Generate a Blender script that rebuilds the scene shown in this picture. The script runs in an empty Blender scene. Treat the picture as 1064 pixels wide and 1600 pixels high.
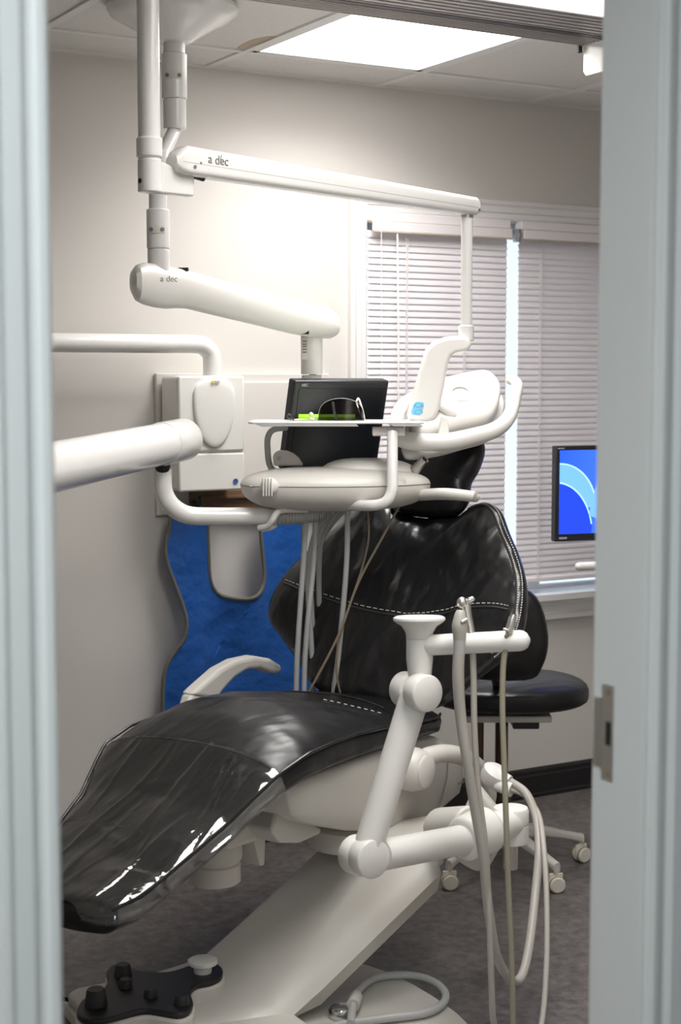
import bpy, bmesh, math, random
from mathutils import Vector, Matrix
random.seed(7)
V3 = Vector
# ------------------------------------------------------------------ camera
FPX = 2440.0; EYE = V3((0.0, 0.0, 1.494)); PIT = math.atan(208/2440.0); YAW = math.radians(30)
scn = bpy.context.scene
COL = scn.collection
cd = bpy.data.cameras.new('camera'); cam = bpy.data.objects.new('camera', cd); COL.objects.link(cam)
cd.sensor_fit = 'VERTICAL'; cd.sensor_height = 36.0; cd.lens = FPX/1600*36; cd.clip_start = .05
cam.location = EYE; cam.rotation_euler = (math.pi/2 - PIT, 0, -YAW)
cd.dof.use_dof = True; cd.dof.focus_distance = 3.85; cd.dof.aperture_fstop = 4.6
scn.camera = cam
# ------------------------------------------------------------------ world, exposure
w = bpy.data.worlds.new('daylight'); scn.world = w; w.use_nodes = True
bg = w.node_tree.nodes['Background']; bg.inputs[0].default_value = (.73, .86, 1.0, 1); bg.inputs[1].default_value = .86
vs = scn.view_settings
vs.view_transform = 'Standard'; vs.look = 'None'; vs.gamma = 1; vs.use_curve_mapping = False; vs.exposure = 0.72
PANEL_POWER = 3.2; PANEL_WATTS = 14.3; HALL_FILL_POWER = 11.0
# ------------------------------------------------------------------ helpers
F0 = V3((math.sin(YAW), math.cos(YAW), 0)); RT = V3((math.cos(YAW), -math.sin(YAW), 0))
FW = F0*math.cos(PIT) + V3((0, 0, -math.sin(PIT))); UPC = F0*math.sin(PIT) + V3((0, 0, math.cos(PIT)))
UP = V3((0, 0, 1))
def ray(px, py): return FW + RT*((px-532)/FPX) - UPC*((py-800)/FPX)
def at(px, py, d): return EYE + ray(px, py)*d              # a point at a known distance into the room
def onY(px, py, y): r = ray(px, py); return EYE + r*(y/r.y)
def onZ(px, py, z): r = ray(px, py); return EYE + r*((z-EYE.z)/r.z)
def ats(l): return [at(*p) for p in l]

class G:
    def __init__(s): s.v = []; s.f = []
    def add(s, v, f):
        o = len(s.v); s.v += [V3(a) for a in v]; s.f += [tuple(i+o for i in q) for q in f]; return s
    def loft(s, rings, cap0=True, cap1=True, closed=False):
        n = len(rings[0]); v = [p for r in rings for p in r]; f = []
        m = len(rings)
        for i in range(m if closed else m-1):
            a = i*n; b = ((i+1) % m)*n
            for k in range(n): k2 = (k+1) % n; f.append((a+k, a+k2, b+k2, b+k))
        if not closed:
            if cap0: f.append(tuple(range(n-1, -1, -1)))
            if cap1: f.append(tuple(range((m-1)*n, m*n)))
        return s.add(v, f)
    def tube(s, pts, r, n=14, sub=0, cap=True, dome=False):
        pts = [V3(p) for p in pts]; m = len(pts)
        rs = list(r) if isinstance(r, (list, tuple)) else [r]*m
        if sub: pts, rs = spline(pts, rs, sub)
        m = len(pts); T = []
        for i in range(m):
            t = pts[min(i+1, m-1)] - pts[max(i-1, 0)]; T.append(t.normalized())
        a = UP if abs(T[0].z) < .9 else V3((1, 0, 0))
        nrm = (a - T[0]*a.dot(T[0])).normalized(); rings = []
        for i in range(m):
            nrm = (nrm - T[i]*nrm.dot(T[i])).normalized(); b = T[i].cross(nrm)
            if dome and i == 0:
                for q in (.2, .7, .93): rings.append(ring(pts[0]-T[0]*rs[0]*math.sqrt(1-q*q), nrm, b, rs[0]*q, n))
            rings.append(ring(pts[i], nrm, b, rs[i], n))
            if dome and i == m-1:
                for q in (.93, .7, .2): rings.append(ring(pts[i]+T[i]*rs[i]*math.sqrt(1-q*q), nrm, b, rs[i]*q, n))
        return s.loft(rings, cap, cap)
    def box(s, lo, hi):
        x0, y0, z0 = lo; x1, y1, z1 = hi
        return s.add([(x0,y0,z0),(x1,y0,z0),(x1,y1,z0),(x0,y1,z0),(x0,y0,z1),(x1,y0,z1),(x1,y1,z1),(x0,y1,z1)],
                     [(0,3,2,1),(4,5,6,7),(0,1,5,4),(1,2,6,5),(2,3,7,6),(3,0,4,7)])
    def obox(s, c, ex, ey, ez):      # half extents as vectors
        c = V3(c); o = len(s.v)
        v = [c+ex*i+ey*j+ez*k for k in (-1, 1) for i, j in ((-1,-1),(1,-1),(1,1),(-1,1))]
        return s.add(v, [(0,3,2,1),(4,5,6,7),(0,1,5,4),(1,2,6,5),(2,3,7,6),(3,0,4,7)])
    def prism(s, pts, vec):
        pts = [V3(p) for p in pts]; n = len(pts); vec = V3(vec)
        v = pts + [p+vec for p in pts]
        f = [tuple(range(n-1, -1, -1)), tuple(range(n, 2*n))] + [(i, (i+1) % n, n+(i+1) % n, n+i) for i in range(n)]
        return s.add(v, f)
    def lathe(s, prof, o, ax=UP, n=28):
        ax = V3(ax).normalized(); a = V3((1,0,0)) if abs(ax.x) < .9 else V3((0,1,0))
        e = (a-ax*a.dot(ax)).normalized(); b = ax.cross(e)
        return s.loft([ring(V3(o)+ax*h, e, b, max(r, 1e-4), n) for r, h in prof])
    def pillow(s, out, o, ex, ey, ez, tf, tb, p=4.0, c=(0, 0), bend=None, pb=None, edge=0.0,
               rings=(1, .985, .95, .9, .82, .7, .52, .32, .14)):
        pb = pb or p; o = V3(o)
        def P(x, y, h): return o + ex*x + ey*y + ez*(h + (bend(x, y) if bend else 0))
        n = len(out); R = []
        for q in reversed(rings):
            R.append([P(c[0]+(x-c[0])*q, c[1]+(y-c[1])*q, -edge-tb*(max(0, 1-q**pb))**.5) for x, y in out])
        if edge: R.append([P(x, y, edge) for x, y in out])
        for q in rings[1:] if not edge else rings[1:]:
            R.append([P(c[0]+(x-c[0])*q, c[1]+(y-c[1])*q, edge+tf*(max(0, 1-q**p))**.5) for x, y in out])
        return s.loft(R)
    def ell(s, c, a, b, d, n=16, m=10):
        R = []
        for i in range(1, m):
            t = -math.pi/2 + math.pi*i/m
            R.append([V3(c)+a*(math.cos(t)*math.cos(2*math.pi*k/n))+b*(math.cos(t)*math.sin(2*math.pi*k/n))+d*math.sin(t) for k in range(n)])
        return s.loft(R)
def ring(c, e, b, r, n): return [c + e*(r*math.cos(2*math.pi*k/n)) + b*(r*math.sin(2*math.pi*k/n)) for k in range(n)]
def spline(pts, rs, sub, closed=False):
    P = []; R = []; m = len(pts)
    for i in range(m if closed else m-1):
        g = (lambda k: k % m) if closed else (lambda k: min(max(k, 0), m-1))
        p0, p1, p2, p3 = (pts[g(i+k)] for k in (-1, 0, 1, 2))
        for k in range(sub):
            t = k/sub
            P.append(.5*((2*p1)+(p2-p0)*t+(2*p0-5*p1+4*p2-p3)*t*t+(3*p1-p0-3*p2+p3)*t**3))
            R.append(rs[g(i)]*(1-t)+rs[g(i+1)]*t)
    if not closed: P.append(pts[-1]); R.append(rs[-1])
    return P, R
def spl2(out, sub=6):
    P, _ = spline([V3((x, y, 0)) for x, y in out], [0]*len(out), sub, True); return [(p.x, p.y) for p in P]
def interp(tab, x):
    if x <= tab[0][0]: return tab[0][1:]
    for a, b in zip(tab, tab[1:]):
        if x <= b[0]:
            t = (x-a[0])/(b[0]-a[0]); return [p*(1-t)+q*t for p, q in zip(a[1:], b[1:])]
    return tab[-1][1:]
WM = {}
def mk(name, g, mat, parent=None, bevel=0, seg=2, ang=40, label=None, cat=None, group=None, kind=None, origin=None, flat=False):
    me = bpy.data.meshes.new(name)
    if origin is None:
        xs = [p.x for p in g.v]; ys = [p.y for p in g.v]; zs = [p.z for p in g.v]
        origin = V3(((min(xs)+max(xs))/2, (min(ys)+max(ys))/2, min(zs)))
    me.from_pydata([p-origin for p in g.v], [], g.f)
    bm = bmesh.new(); bm.from_mesh(me); bmesh.ops.recalc_face_normals(bm, faces=bm.faces); bm.to_mesh(me); bm.free()
    o = bpy.data.objects.new(name, me); COL.objects.link(o); me.materials.append(mat)
    if not flat:
        me.shade_smooth(); me.set_sharp_from_angle(angle=math.radians(ang))
    if bevel:
        b = o.modifiers.new('bevel', 'BEVEL'); b.width = bevel; b.segments = seg; b.limit_method = 'ANGLE'; b.angle_limit = math.radians(35); b.harden_normals = False
    o.matrix_basis = Matrix.Translation(origin); WM[o] = o.matrix_basis.copy()
    if parent is not None: o.parent = parent; o.matrix_parent_inverse = WM[parent].inverted()
    tag(o, label, cat, group, kind)
    return o
def tag(o, label=None, cat=None, group=None, kind=None):
    if label: o['label'] = label
    if cat: o['category'] = cat
    if group: o['group'] = group
    if kind: o['kind'] = kind
def thing(name, label, cat, loc, group=None):
    o = bpy.data.objects.new(name, None); COL.objects.link(o); o.empty_display_size = .05
    o.matrix_basis = Matrix.Translation(V3(loc)); WM[o] = o.matrix_basis.copy(); tag(o, label, cat, group); return o
def dup(o, parent, mat):
    c = o.copy(); COL.objects.link(c); c.matrix_basis = mat; WM[c] = mat.copy()
    c.parent = parent; c.matrix_parent_inverse = WM[parent].inverted(); return c
def text(name, body, size, o, ex, ey, mat, parent, depth=.0006):
    cu = bpy.data.curves.new(name, 'FONT'); cu.body = body; cu.size = size; cu.extrude = depth; cu.align_x = 'CENTER'; cu.align_y = 'CENTER'
    t = bpy.data.objects.new('t', cu); me = bpy.data.meshes.new_from_object(t); bpy.data.objects.remove(t)
    ob = bpy.data.objects.new(name, me); COL.objects.link(ob); me.materials.clear(); me.materials.append(mat)
    ex = ex.normalized(); ez = ex.cross(ey).normalized(); ey = ez.cross(ex)
    m = Matrix((ex, ey, ez)).transposed().to_4x4(); m.translation = V3(o)
    ob.matrix_basis = m; WM[ob] = m.copy(); ob.parent = parent; ob.matrix_parent_inverse = WM[parent].inverted(); return ob
# ------------------------------------------------------------------ materials
def mat(name, col, rough=.5, metal=0, bump=None, var=None, emit=None, coat=0, spec=.5, trans=0, alpha=None, sub=None):
    m = bpy.data.materials.new(name); m.use_nodes = True; nt = m.node_tree; p = nt.nodes['Principled BSDF']
    p.inputs['Base Color'].default_value = (*col, 1); p.inputs['Roughness'].default_value = rough; p.inputs['Metallic'].default_value = metal
    p.inputs['Coat Weight'].default_value = coat; p.inputs['Specular IOR Level'].default_value = spec; p.inputs['Transmission Weight'].default_value = trans
    if emit: p.inputs['Emission Color'].default_value = (*emit[0], 1); p.inputs['Emission Strength'].default_value = emit[1]
    tc = nt.nodes.new('ShaderNodeTexCoord')
    if var:       # scale, second colour, contrast
        n = nt.nodes.new('ShaderNodeTexNoise'); n.inputs['Scale'].default_value = var[0]; n.inputs['Detail'].default_value = 8; n.inputs['Roughness'].default_value = .65
        r = nt.nodes.new('ShaderNodeValToRGB'); r.color_ramp.elements[0].position = .5-var[2]; r.color_ramp.elements[1].position = .5+var[2]
        r.color_ramp.elements[0].color = (*col, 1); r.color_ramp.elements[1].color = (*var[1], 1)
        nt.links.new(tc.outputs['Object'], n.inputs['Vector']); nt.links.new(n.outputs['Fac'], r.inputs['Fac']); nt.links.new(r.outputs['Color'], p.inputs['Base Color'])
    if bump:
        prev = None
        for sc, st, dist, *mp in bump:
            n = nt.nodes.new('ShaderNodeTexNoise'); n.inputs['Scale'].default_value = sc; n.inputs['Detail'].default_value = 1.5 if mp else 4
            b = nt.nodes.new('ShaderNodeBump'); b.inputs['Strength'].default_value = st; b.inputs['Distance'].default_value = dist
            src = tc.outputs['Object']
            if mp:
                k = nt.nodes.new('ShaderNodeMapping'); k.inputs['Scale'].default_value = mp[0]; k.inputs['Rotation'].default_value = (0, 0, mp[1]); nt.links.new(src, k.inputs['Vector']); src = k.outputs['Vector']
            nt.links.new(src, n.inputs['Vector']); nt.links.new(n.outputs['Fac'], b.inputs['Height'])
            if prev: nt.links.new(prev.outputs['Normal'], b.inputs['Normal'])
            prev = b
        nt.links.new(prev.outputs['Normal'], p.inputs['Normal'])
    return m
WALL = mat('wall_paint', (.67, .643, .61), .85, bump=[(220, .12, .002)])
HALLW = mat('hall_paint', (.62, .63, .62), .8)
JAMB = mat('jamb_paint', (.75, .75, .725), .45)
TRIMW = mat('white_trim', (.82, .81, .80), .4)
TILE = mat('ceiling_tile', (.78, .76, .74), .9, bump=[(300, .3, .002)], var=(60, (.72, .70, .68), .2))
TBAR = mat('ceiling_bar', (.80, .79, .78), .5)
STAIN = mat('water_stain', (.52, .42, .32), .9)
FLOOR = mat('vinyl_floor', (.050, .043, .041), .42, var=(34, (.20, .178, .170), .24), bump=[(180, .1, .001)])
BASEB = mat('black_baseboard', (.012, .012, .013), .35)
WHITE = mat('white_plastic', (.80, .785, .75), .32, bump=[(500, .03, .0005)])
CREAM = mat('cream_plastic', (.71, .685, .64), .38, bump=[(500, .03, .0005)])
SHELL = mat('shell_plastic', (.60, .575, .53), .40, bump=[(400, .03, .0005)])
METALW = mat('white_enamel', (.80, .79, .77), .25, coat=.3)
ALU = mat('track_aluminium', (.50, .48, .46), .42, .75, bump=[(90, .1, .001)])
CHROME = mat('chrome', (.75, .75, .76), .14, 1)
STEEL = mat('brushed_steel', (.62, .60, .57), .33, 1)
BRASS = mat('brass', (.55, .45, .28), .3, 1)
LEATHER = mat('black_leather', (.008, .008, .009), .33, bump=[(15, .5, .012, (.45, 1.5, 1), -.47), (420, .16, .0008)], spec=.42)
LEATHERP = mat('black_leather_puckered', (.008, .008, .009), .24, bump=[(17, .8, .016, (1, 1, .2), 0), (60, .12, .004), (420, .18, .0008)], spec=.7)
RUBBER = mat('black_rubber', (.010, .010, .011), .45)
BLACKP = mat('black_plastic', (.014, .015, .018), .4)
SCREEN = mat('dark_screen', (.006, .008, .011), .35)
SEAM = mat('seam_thread', (.02, .02, .02), .6)
STITCH = mat('white_stitch', (.60, .585, .56), .7)
BLUE = mat('blue_vinyl', (.012, .105, .42), .42, bump=[(9, .5, .03), (160, .08, .001)])
PIPING = mat('grey_piping', (.15, .145, .12), .8, bump=[(220, .6, .003)])
HOSEG = mat('grey_hose', (.46, .47, .46), .4)
HOSET = mat('taupe_hose', (.42, .395, .36), .42)
HOSEY = mat('olive_hose', (.34, .315, .235), .42)
CORDB = mat('brown_cord', (.235, .185, .135), .55)
WOOD = mat('brown_wood', (.20, .115, .065), .5, var=(14, (.12, .065, .035), .3))
SLAT = mat('blind_slat', (.88, .835, .855), .45)
CORDW = mat('blind_cord', (.85, .83, .82), .6)
BEIGE = mat('rail_beige', (.55, .47, .36), .5)
GLASS = mat('window_glass', (.95, .97, 1), .02, trans=1)
BROWNM = mat('bronze_column', (.10, .062, .045), .25, .6)
GREEN = mat('lime_plastic', (.30, .75, .02), .35, emit=None)
BLUEBTN = mat('pale_blue_pad', (.22, .58, .82), .35)
BLUEBTN2 = mat('mid_blue_button', (.10, .40, .66), .35)
GREYINK = mat('grey_ink', (.22, .21, .20), .6)
PALEINK = mat('pale_ink', (.36, .35, .34), .6)
YELLOW = mat('yellow_mark', (.85, .60, .08), .5)
NAVY = mat('navy_mark', (.06, .12, .34), .5)
CASTER = mat('caster_white', (.70, .66, .58), .4)
OLIVE = mat('caster_ring', (.30, .26, .13), .5)
LIGHT = mat('panel_diffuser', (.9, .9, .9), .5, emit=((1, .97, .935), PANEL_POWER))
HALLFILL = mat('hall_fill_diffuser', (.9, .9, .9), .5, emit=((.86, .95, 1), HALL_FILL_POWER))
def film_mat():
    m = bpy.data.materials.new('clear_film'); m.use_nodes = True; nt = m.node_tree; N = nt.nodes; N.remove(N['Principled BSDF'])
    t = N.new('ShaderNodeBsdfTransparent'); t.inputs[0].default_value = (.93, .92, .91, 1)
    g = N.new('ShaderNodeBsdfGlossy'); g.inputs['Roughness'].default_value = .06; g.inputs[0].default_value = (1, 1, 1, 1)
    fr = N.new('ShaderNodeFresnel'); fr.inputs[0].default_value = 1.95; mx = N.new('ShaderNodeMixShader')
    tc = N.new('ShaderNodeTexCoord'); n = N.new('ShaderNodeTexNoise'); n.inputs['Scale'].default_value = 11; n.inputs['Detail'].default_value = 1.2; n.inputs['Distortion'].default_value = .6
    b = N.new('ShaderNodeBump'); b.inputs['Strength'].default_value = .3; b.inputs['Distance'].default_value = .015
    L = nt.links.new
    k = N.new('ShaderNodeMapping'); k.inputs['Rotation'].default_value = (0, 0, -.47); k.inputs['Scale'].default_value = (.28, 1.5, .8)
    L(tc.outputs['Object'], k.inputs['Vector']); L(k.outputs['Vector'], n.inputs['Vector']); L(n.outputs['Fac'], b.inputs['Height']); n2 = N.new('ShaderNodeTexNoise'); n2.inputs['Scale'].default_value = 34; n2.inputs['Distortion'].default_value = 2; b2 = N.new('ShaderNodeBump'); b2.inputs['Strength'].default_value = .15; b2.inputs['Distance'].default_value = .006
    L(k.outputs['Vector'], n2.inputs['Vector']); L(n2.outputs['Fac'], b2.inputs['Height']); L(b.outputs['Normal'], b2.inputs['Normal']); b = b2
    L(b.outputs['Normal'], g.inputs['Normal']); L(b.outputs['Normal'], fr.inputs['Normal'])
    L(fr.outputs[0], mx.inputs[0]); L(t.outputs[0], mx.inputs[1]); L(g.outputs[0], mx.inputs[2]); df = N.new('ShaderNodeBsdfDiffuse'); df.inputs[0].default_value = (.8, .79, .77, 1); m2 = N.new('ShaderNodeMixShader'); m2.inputs[0].default_value = .018
    L(mx.outputs[0], m2.inputs[1]); L(df.outputs[0], m2.inputs[2]); L(m2.outputs[0], N['Material Output'].inputs[0]); return m
FILM = film_mat()
def lens_mat():
    m = bpy.data.materials.new('smoked_lens'); m.use_nodes = True; nt = m.node_tree; N = nt.nodes; N.remove(N['Principled BSDF'])
    t = N.new('ShaderNodeBsdfTransparent'); t.inputs[0].default_value = (.30, .27, .26, 1); g = N.new('ShaderNodeBsdfGlossy'); g.inputs['Roughness'].default_value = .03
    fr = N.new('ShaderNodeFresnel'); fr.inputs[0].default_value = 1.6; mx = N.new('ShaderNodeMixShader'); L = nt.links.new
    L(fr.outputs[0], mx.inputs[0]); L(t.outputs[0], mx.inputs[1]); L(g.outputs[0], mx.inputs[2]); L(mx.outputs[0], N['Material Output'].inputs[0]); return m
LENS = lens_mat()
# ================================================================== THE ROOM
YW = 4.42; ZC = 2.44; XL = -.45; XR = 4.35; YF = 1.588; YH = 1.4876
DX0 = .53; DX1 = 1.303; DZ = 2.06
g = G().box((-1.6, -1.3, -.05), (XR+.1, YW+.02, 0)); mk('floor', g, FLOOR, kind='structure', flat=True)
# back wall around the window opening
WX0, WX1, WZ0, WZ1 = 2.645, 3.86, .735, 2.035
g = G()
g.box((XL-.1, YW, 0), (WX0, YW+.14, ZC+.1)); g.box((WX1, YW, 0), (XR+.1, YW+.14, ZC+.1)); g.box((WX0, YW, 0), (WX1, YW+.14, WZ0-.0225)); g.box((WX0, YW, WZ1), (WX1, YW+.14, ZC+.1))
mk('wall_back', g, WALL, kind='structure', flat=True)
mk('wall_left', G().box((XL-.1, YF, 0), (XL, YW, ZC+.1)), WALL, kind='structure', flat=True)
mk('wall_right', G().box((XR, YF-.1, 0), (XR+.1, YW, ZC+.1)), WALL, kind='structure', flat=True)
g = G()
g.box((-1.6, YH, 0), (DX0-.02, YF, ZC+.1)); g.box((DX1+.02, YH, 0), (XR, YF, ZC+.1)); g.box((DX0-.02, YH, DZ+.02), (DX1+.02, YF, ZC+.1))
mk('wall_front', g, WALL, kind='structure', flat=True)
g = G(); g.box((-1.7, -1.4, 0), (-1.6, YF, ZC+.1)); g.box((-1.6, -1.4, 0), (XR, -1.3, ZC+.1)); g.box((XR, -1.4, 0), (XR+.1, YF-.1, ZC+.1))
mk('wall_hall', g, HALLW, kind='structure', flat=True)
mk('ceiling_hall', G().box((-1.6, -1.3, ZC), (XR, YH, ZC+.05)), TBAR, kind='structure', flat=True)
# baseboard with stepped profile
g = G()
g.prism([(XL, YW, 0), (XL, YW-.018, 0), (XL, YW-.018, .012), (XL, YW-.014, .016), (XL, YW-.014, .078), (XL, YW-.010, .082), (XL, YW-.010, .096), (XL, YW-.004, .104), (XL, YW, .106)], (XR-XL, 0, 0))
mk('baseboard_back', g, BASEB, kind='structure', flat=True)
# suspended ceiling
GX = [1.47-.61*2+.61*k for k in range(7)]; GX = [-.36, .25, .86, 1.47, 2.075, 2.685, 3.295, 3.905]
GY = [1.70, 2.93, 4.15]
ceil = mk('ceiling', G().box((XL, YF, ZC+.035), (XR, YW, ZC+.06)), TILE, kind='structure', flat=True)
xs = [XL]+GX+[XR]; ys = [YF]+GY+[YW]
g = G()
for x in GX: g.box((x-.012, YF, ZC-.002), (x+.012, YW, ZC+.006))
for y in GY: g.box((XL, y-.012, ZC-.0015), (XR, y+.012, ZC+.0065))
g.box((XL, YW-.022, ZC-.001), (XR, YW, ZC+.006)); g.box((XL, YF, ZC-.001), (XR, YF+.022, ZC+.006))
mk('grid_bars', g, TBAR, ceil, flat=True)
PX0, PX1, PY0, PY1 = 2.087, 2.673, 2.942, 4.138
for i in range(len(xs)-1):
    for j in range(len(ys)-1):
        if abs(xs[i]-2.075) < .01 and j == 2: continue
        if abs(xs[i]-1.47) < .01 and j == 1: continue
        mk('ceiling_tile', G().box((xs[i]+.010, ys[j]+.010, ZC+.004), (xs[i+1]-.010, ys[j+1]-.010, ZC+.022)), TILE, ceil, flat=True)
# tan stain on the tile beside the light
P_, _ = spline([onZ(x, y, ZC+.0028) for x, y in ((367, 81), (371, 75), (380, 69), (393, 63), (411, 59), (428, 57), (433, 58), (425, 63), (410, 70), (395, 78), (383, 82))], [0]*11, 4, True)
g = G(); g.prism(P_, (0, 0, .0014))
mk('water_stain', g, STAIN, ceil, flat=True)
def panel(x0, x1, PY0, PY1, label, share=1.0):
    t = thing('ceiling_light', label, 'light', ((x0+x1)/2, (PY0+PY1)/2, ZC))
    g = G()
    for a in ((x0, PY0, x0+.02, PY1), (x1-.02, PY0, x1, PY1), (x0, PY0, x1, PY0+.02), (x0, PY1-.02, x1, PY1)): g.box((a[0], a[1], ZC-.001), (a[2], a[3], ZC+.03))
    mk('frame', g, TBAR, t, flat=True)
    mk('diffuser', G().box((x0+.018, PY0+.018, ZC+.004), (x1-.018, PY1-.018, ZC+.010)), LIGHT, t, flat=True)
    la = bpy.data.lights.new('troffer_lamp', 'AREA'); la.shape = 'RECTANGLE'; la.size = x1-x0-.05; la.size_y = PY1-PY0-.05; la.energy = PANEL_WATTS*share; la.color = (1, .975, .945); la.spread = math.radians(138)
    lo_ = bpy.data.objects.new('troffer_lamp', la); COL.objects.link(lo_); lo_.parent = t; lo_.location = (0, 0, .002)
panel(PX0, PX1, PY0, PY1, 'bright white recessed ceiling light panel beside the cone-shaped ceiling canopy')
panel(1.482, 2.063, 1.712, 2.918, 'second recessed ceiling light panel, on the near side of the ceiling track', .62)
t = thing('hall_fill_light', 'unseen cool white fill panel added in the hallway to light the door frame', 'light', (-.2, .5, ZC))  # unseen fill panel, added overhead in the hall to light the jambs
mk('diffuser', G().box((-.8, .2, ZC-.012), (.4, .8, ZC-.002)), HALLFILL, t, flat=True)
g = G()
for a in ((-.82, .18, -.8, .82), (.4, .18, .42, .82), (-.8, .18, .4, .2), (-.8, .8, .4, .82)): g.box((a[0], a[1], ZC-.014), (a[2], a[3], ZC))
mk('frame', g, TBAR, t, flat=True)
# ---- window
win = mk('window_1', G().box((WX0, YW+.105, WZ0), (WX1, YW+.135, WZ0+.012)), TRIMW, kind='structure', flat=True)
g = G(); g.box((WX0, YW+.105, WZ1-.05), (WX1, YW+.135, WZ1)); g.box((WX0, YW+.105, WZ0+.012), (WX0+.05, YW+.135, WZ1-.05)); g.box((WX1-.05, YW+.105, WZ0+.012), (WX1, YW+.135, WZ1-.05)); g.box((3.40, YW+.107, WZ0+.012), (3.45, YW+.133, WZ1-.05))
mk('window_frame', g, TRIMW, win, flat=True)
mk('pane', G().box((WX0+.05, YW+.118, WZ0+.012), (3.40, YW+.122, WZ1-.05)), GLASS, win, flat=True)
mk('pane', G().box((3.45, YW+.118, WZ0+.012), (WX1-.05, YW+.122, WZ1-.05)), GLASS, win, flat=True)
def casing_profile(o, ou, nn, ln):     # o inner edge, ou outward dir, nn room-facing dir, ln length vector
    pr = [(0, 0), (0, .012), (.006, .016), (.022, .016), (.026, .021), (.045, .021), (.052, .026), (.062, .026), (.066, .02), (.066, 0)]
    return [V3(o)+V3(ou)*a+V3(nn)*b for a, b in pr]
g = G()
g.prism(casing_profile((WX0, YW, WZ0-.02), (-1, 0, 0), (0, -1, 0), 0), (0, 0, WZ1-WZ0+.02+.066))
g.prism(casing_profile((WX1, YW, WZ0-.02), (1, 0, 0), (0, -1, 0), 0), (0, 0, WZ1-WZ0+.02+.066))
g.prism(casing_profile((WX0-.0, YW-.0005, WZ1), (0, 0, 1), (0, -1, 0), 0), (WX1-WX0, 0, 0))
mk('window_casing', g, TRIMW, win, flat=True)
g = G(); g.box((WX0-.09, YW-.055, WZ0-.022), (WX1+.09, YW+.002, WZ0)); g.box((WX0+.001, YW+.0, WZ0-.022), (WX1-.001, YW+.139, WZ0-.0005)); mk('window_sill', g, TRIMW, win, flat=True)
g = G(); g.prism([(WX0-.07, YW, WZ0-.022), (WX0-.07, YW-.028, WZ0-.022), (WX0-.07, YW-.028, WZ0-.042), (WX0-.07, YW-.020, WZ0-.046), (WX0-.07, YW-.020, WZ0-.07), (WX0-.07, YW-.024, WZ0-.074), (WX0-.07, YW-.024, WZ0-.094), (WX0-.07, YW, WZ0-.098)], (WX1-WX0+.14, 0, 0)); mk('window_apron', g, TRIMW, win, flat=True)
# ---- blinds
def blind(x0, x1, label, cords, wand):
    yb = YW-.012
    t = thing('window_blind', label, 'blind', ((x0+x1)/2, yb, WZ0+.02), 'venetian blinds in the window')
    mk('head_rail', G().box((x0, yb-.022, WZ1-.03), (x1, yb+.018, WZ1-.001)), SLAT, t, bevel=.003, flat=True)
    va = mk('valance', G().box((x0+.002, yb-.034, WZ1-.062), (x1-.002, yb-.026, WZ1-.032)), SLAT, t, bevel=.002, flat=True)
    mk('edge_strip', G().box((x0+.002, yb-.035, WZ1-.066), (x1-.002, yb-.025, WZ1-.062)), BEIGE, va, flat=True)
    mk('edge_strip', G().box((x0+.002, yb-.024, WZ1-.034), (x1-.002, yb+.016, WZ1-.030)), BEIGE, va, flat=True)
    z0 = WZ0+.052; n = int((WZ1-.058-z0)/.0212); proto = None
    for k in range(n):
        z = z0+.0212*(k+.6)
        if proto is None:
            g = G(); th = math.radians(-70); prof = []
            for q in range(5):
                a = -.0125+.025*q/4; bow = .0018*(1-(q-2)**2/4)
                prof.append((a*math.cos(th)-bow*math.sin(th), -a*math.sin(th)-bow*math.cos(th)))
            pts = [(p[0], p[1]) for p in prof]+[(p[0]+.0007*math.sin(th), p[1]+.0007*math.cos(th)) for p in reversed(prof)]
            g.prism([V3((x0+.0015, yb-p[0], z-p[1])) for p in pts], (x1-x0-.003, 0, 0))
            proto = mk('slat', g, SLAT, t, ang=30, origin=V3(((x0+x1)/2, yb, z)))
        else:
            dup(proto, t, Matrix.Translation(V3(((x0+x1)/2+random.uniform(-.0008, .0008), yb, z))))
    mk('bottom_rail', G().box((x0+.002, yb-.014, z0-.008), (x1-.002, yb+.014, z0+.008)), SLAT, t, bevel=.004, flat=True)
    for x in cords:
        g = G()
        for dx in (-.004, .004): g.tube([(x+dx, yb-.0145, z0), (x+dx, yb-.0145, WZ1-.05)], .0009, 6)
        for k in range(n): zz = z0+.0212*(k+.6)+.004; g.tube([(x-.0035, yb-.0145, zz), (x+.0035, yb-.0145, zz+.006)], .0011, 5)
        mk('ladder_cord', g, CORDW, t)
    if wand:
        mk('tilt_wand', G().tube([(wand, yb-.042, WZ1-.07), (wand+.004, yb-.045, WZ1-.4), (wand+.006, yb-.043, WZ1-.95)], .0032, 8), CORDW, t)
        mk('pull_cord', G().tube([(wand-.06, yb-.040, WZ1-.06), (wand-.058, yb-.04, WZ1-.8)], .0014, 6), CORDW, t)
blind(WX0+.001, 3.205, 'wide closed pinkish-white venetian blind on the left of the window, behind the dental lamp', (2.79, 3.02), 2.735)
blind(3.252, WX1-.005, 'closed venetian blind at the right of the window, behind the blue computer screen', (3.34, 3.62), None)
g = G(); g.box((3.222, YW-.052, WZ1-.075), (3.236, YW-.02, WZ1-.03)); g.box((3.224, YW-.056, WZ1-.06), (3.234, YW-.05, WZ1-.045))
mk('rail_bracket', g, STEEL, win, bevel=.002, flat=True)
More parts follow.
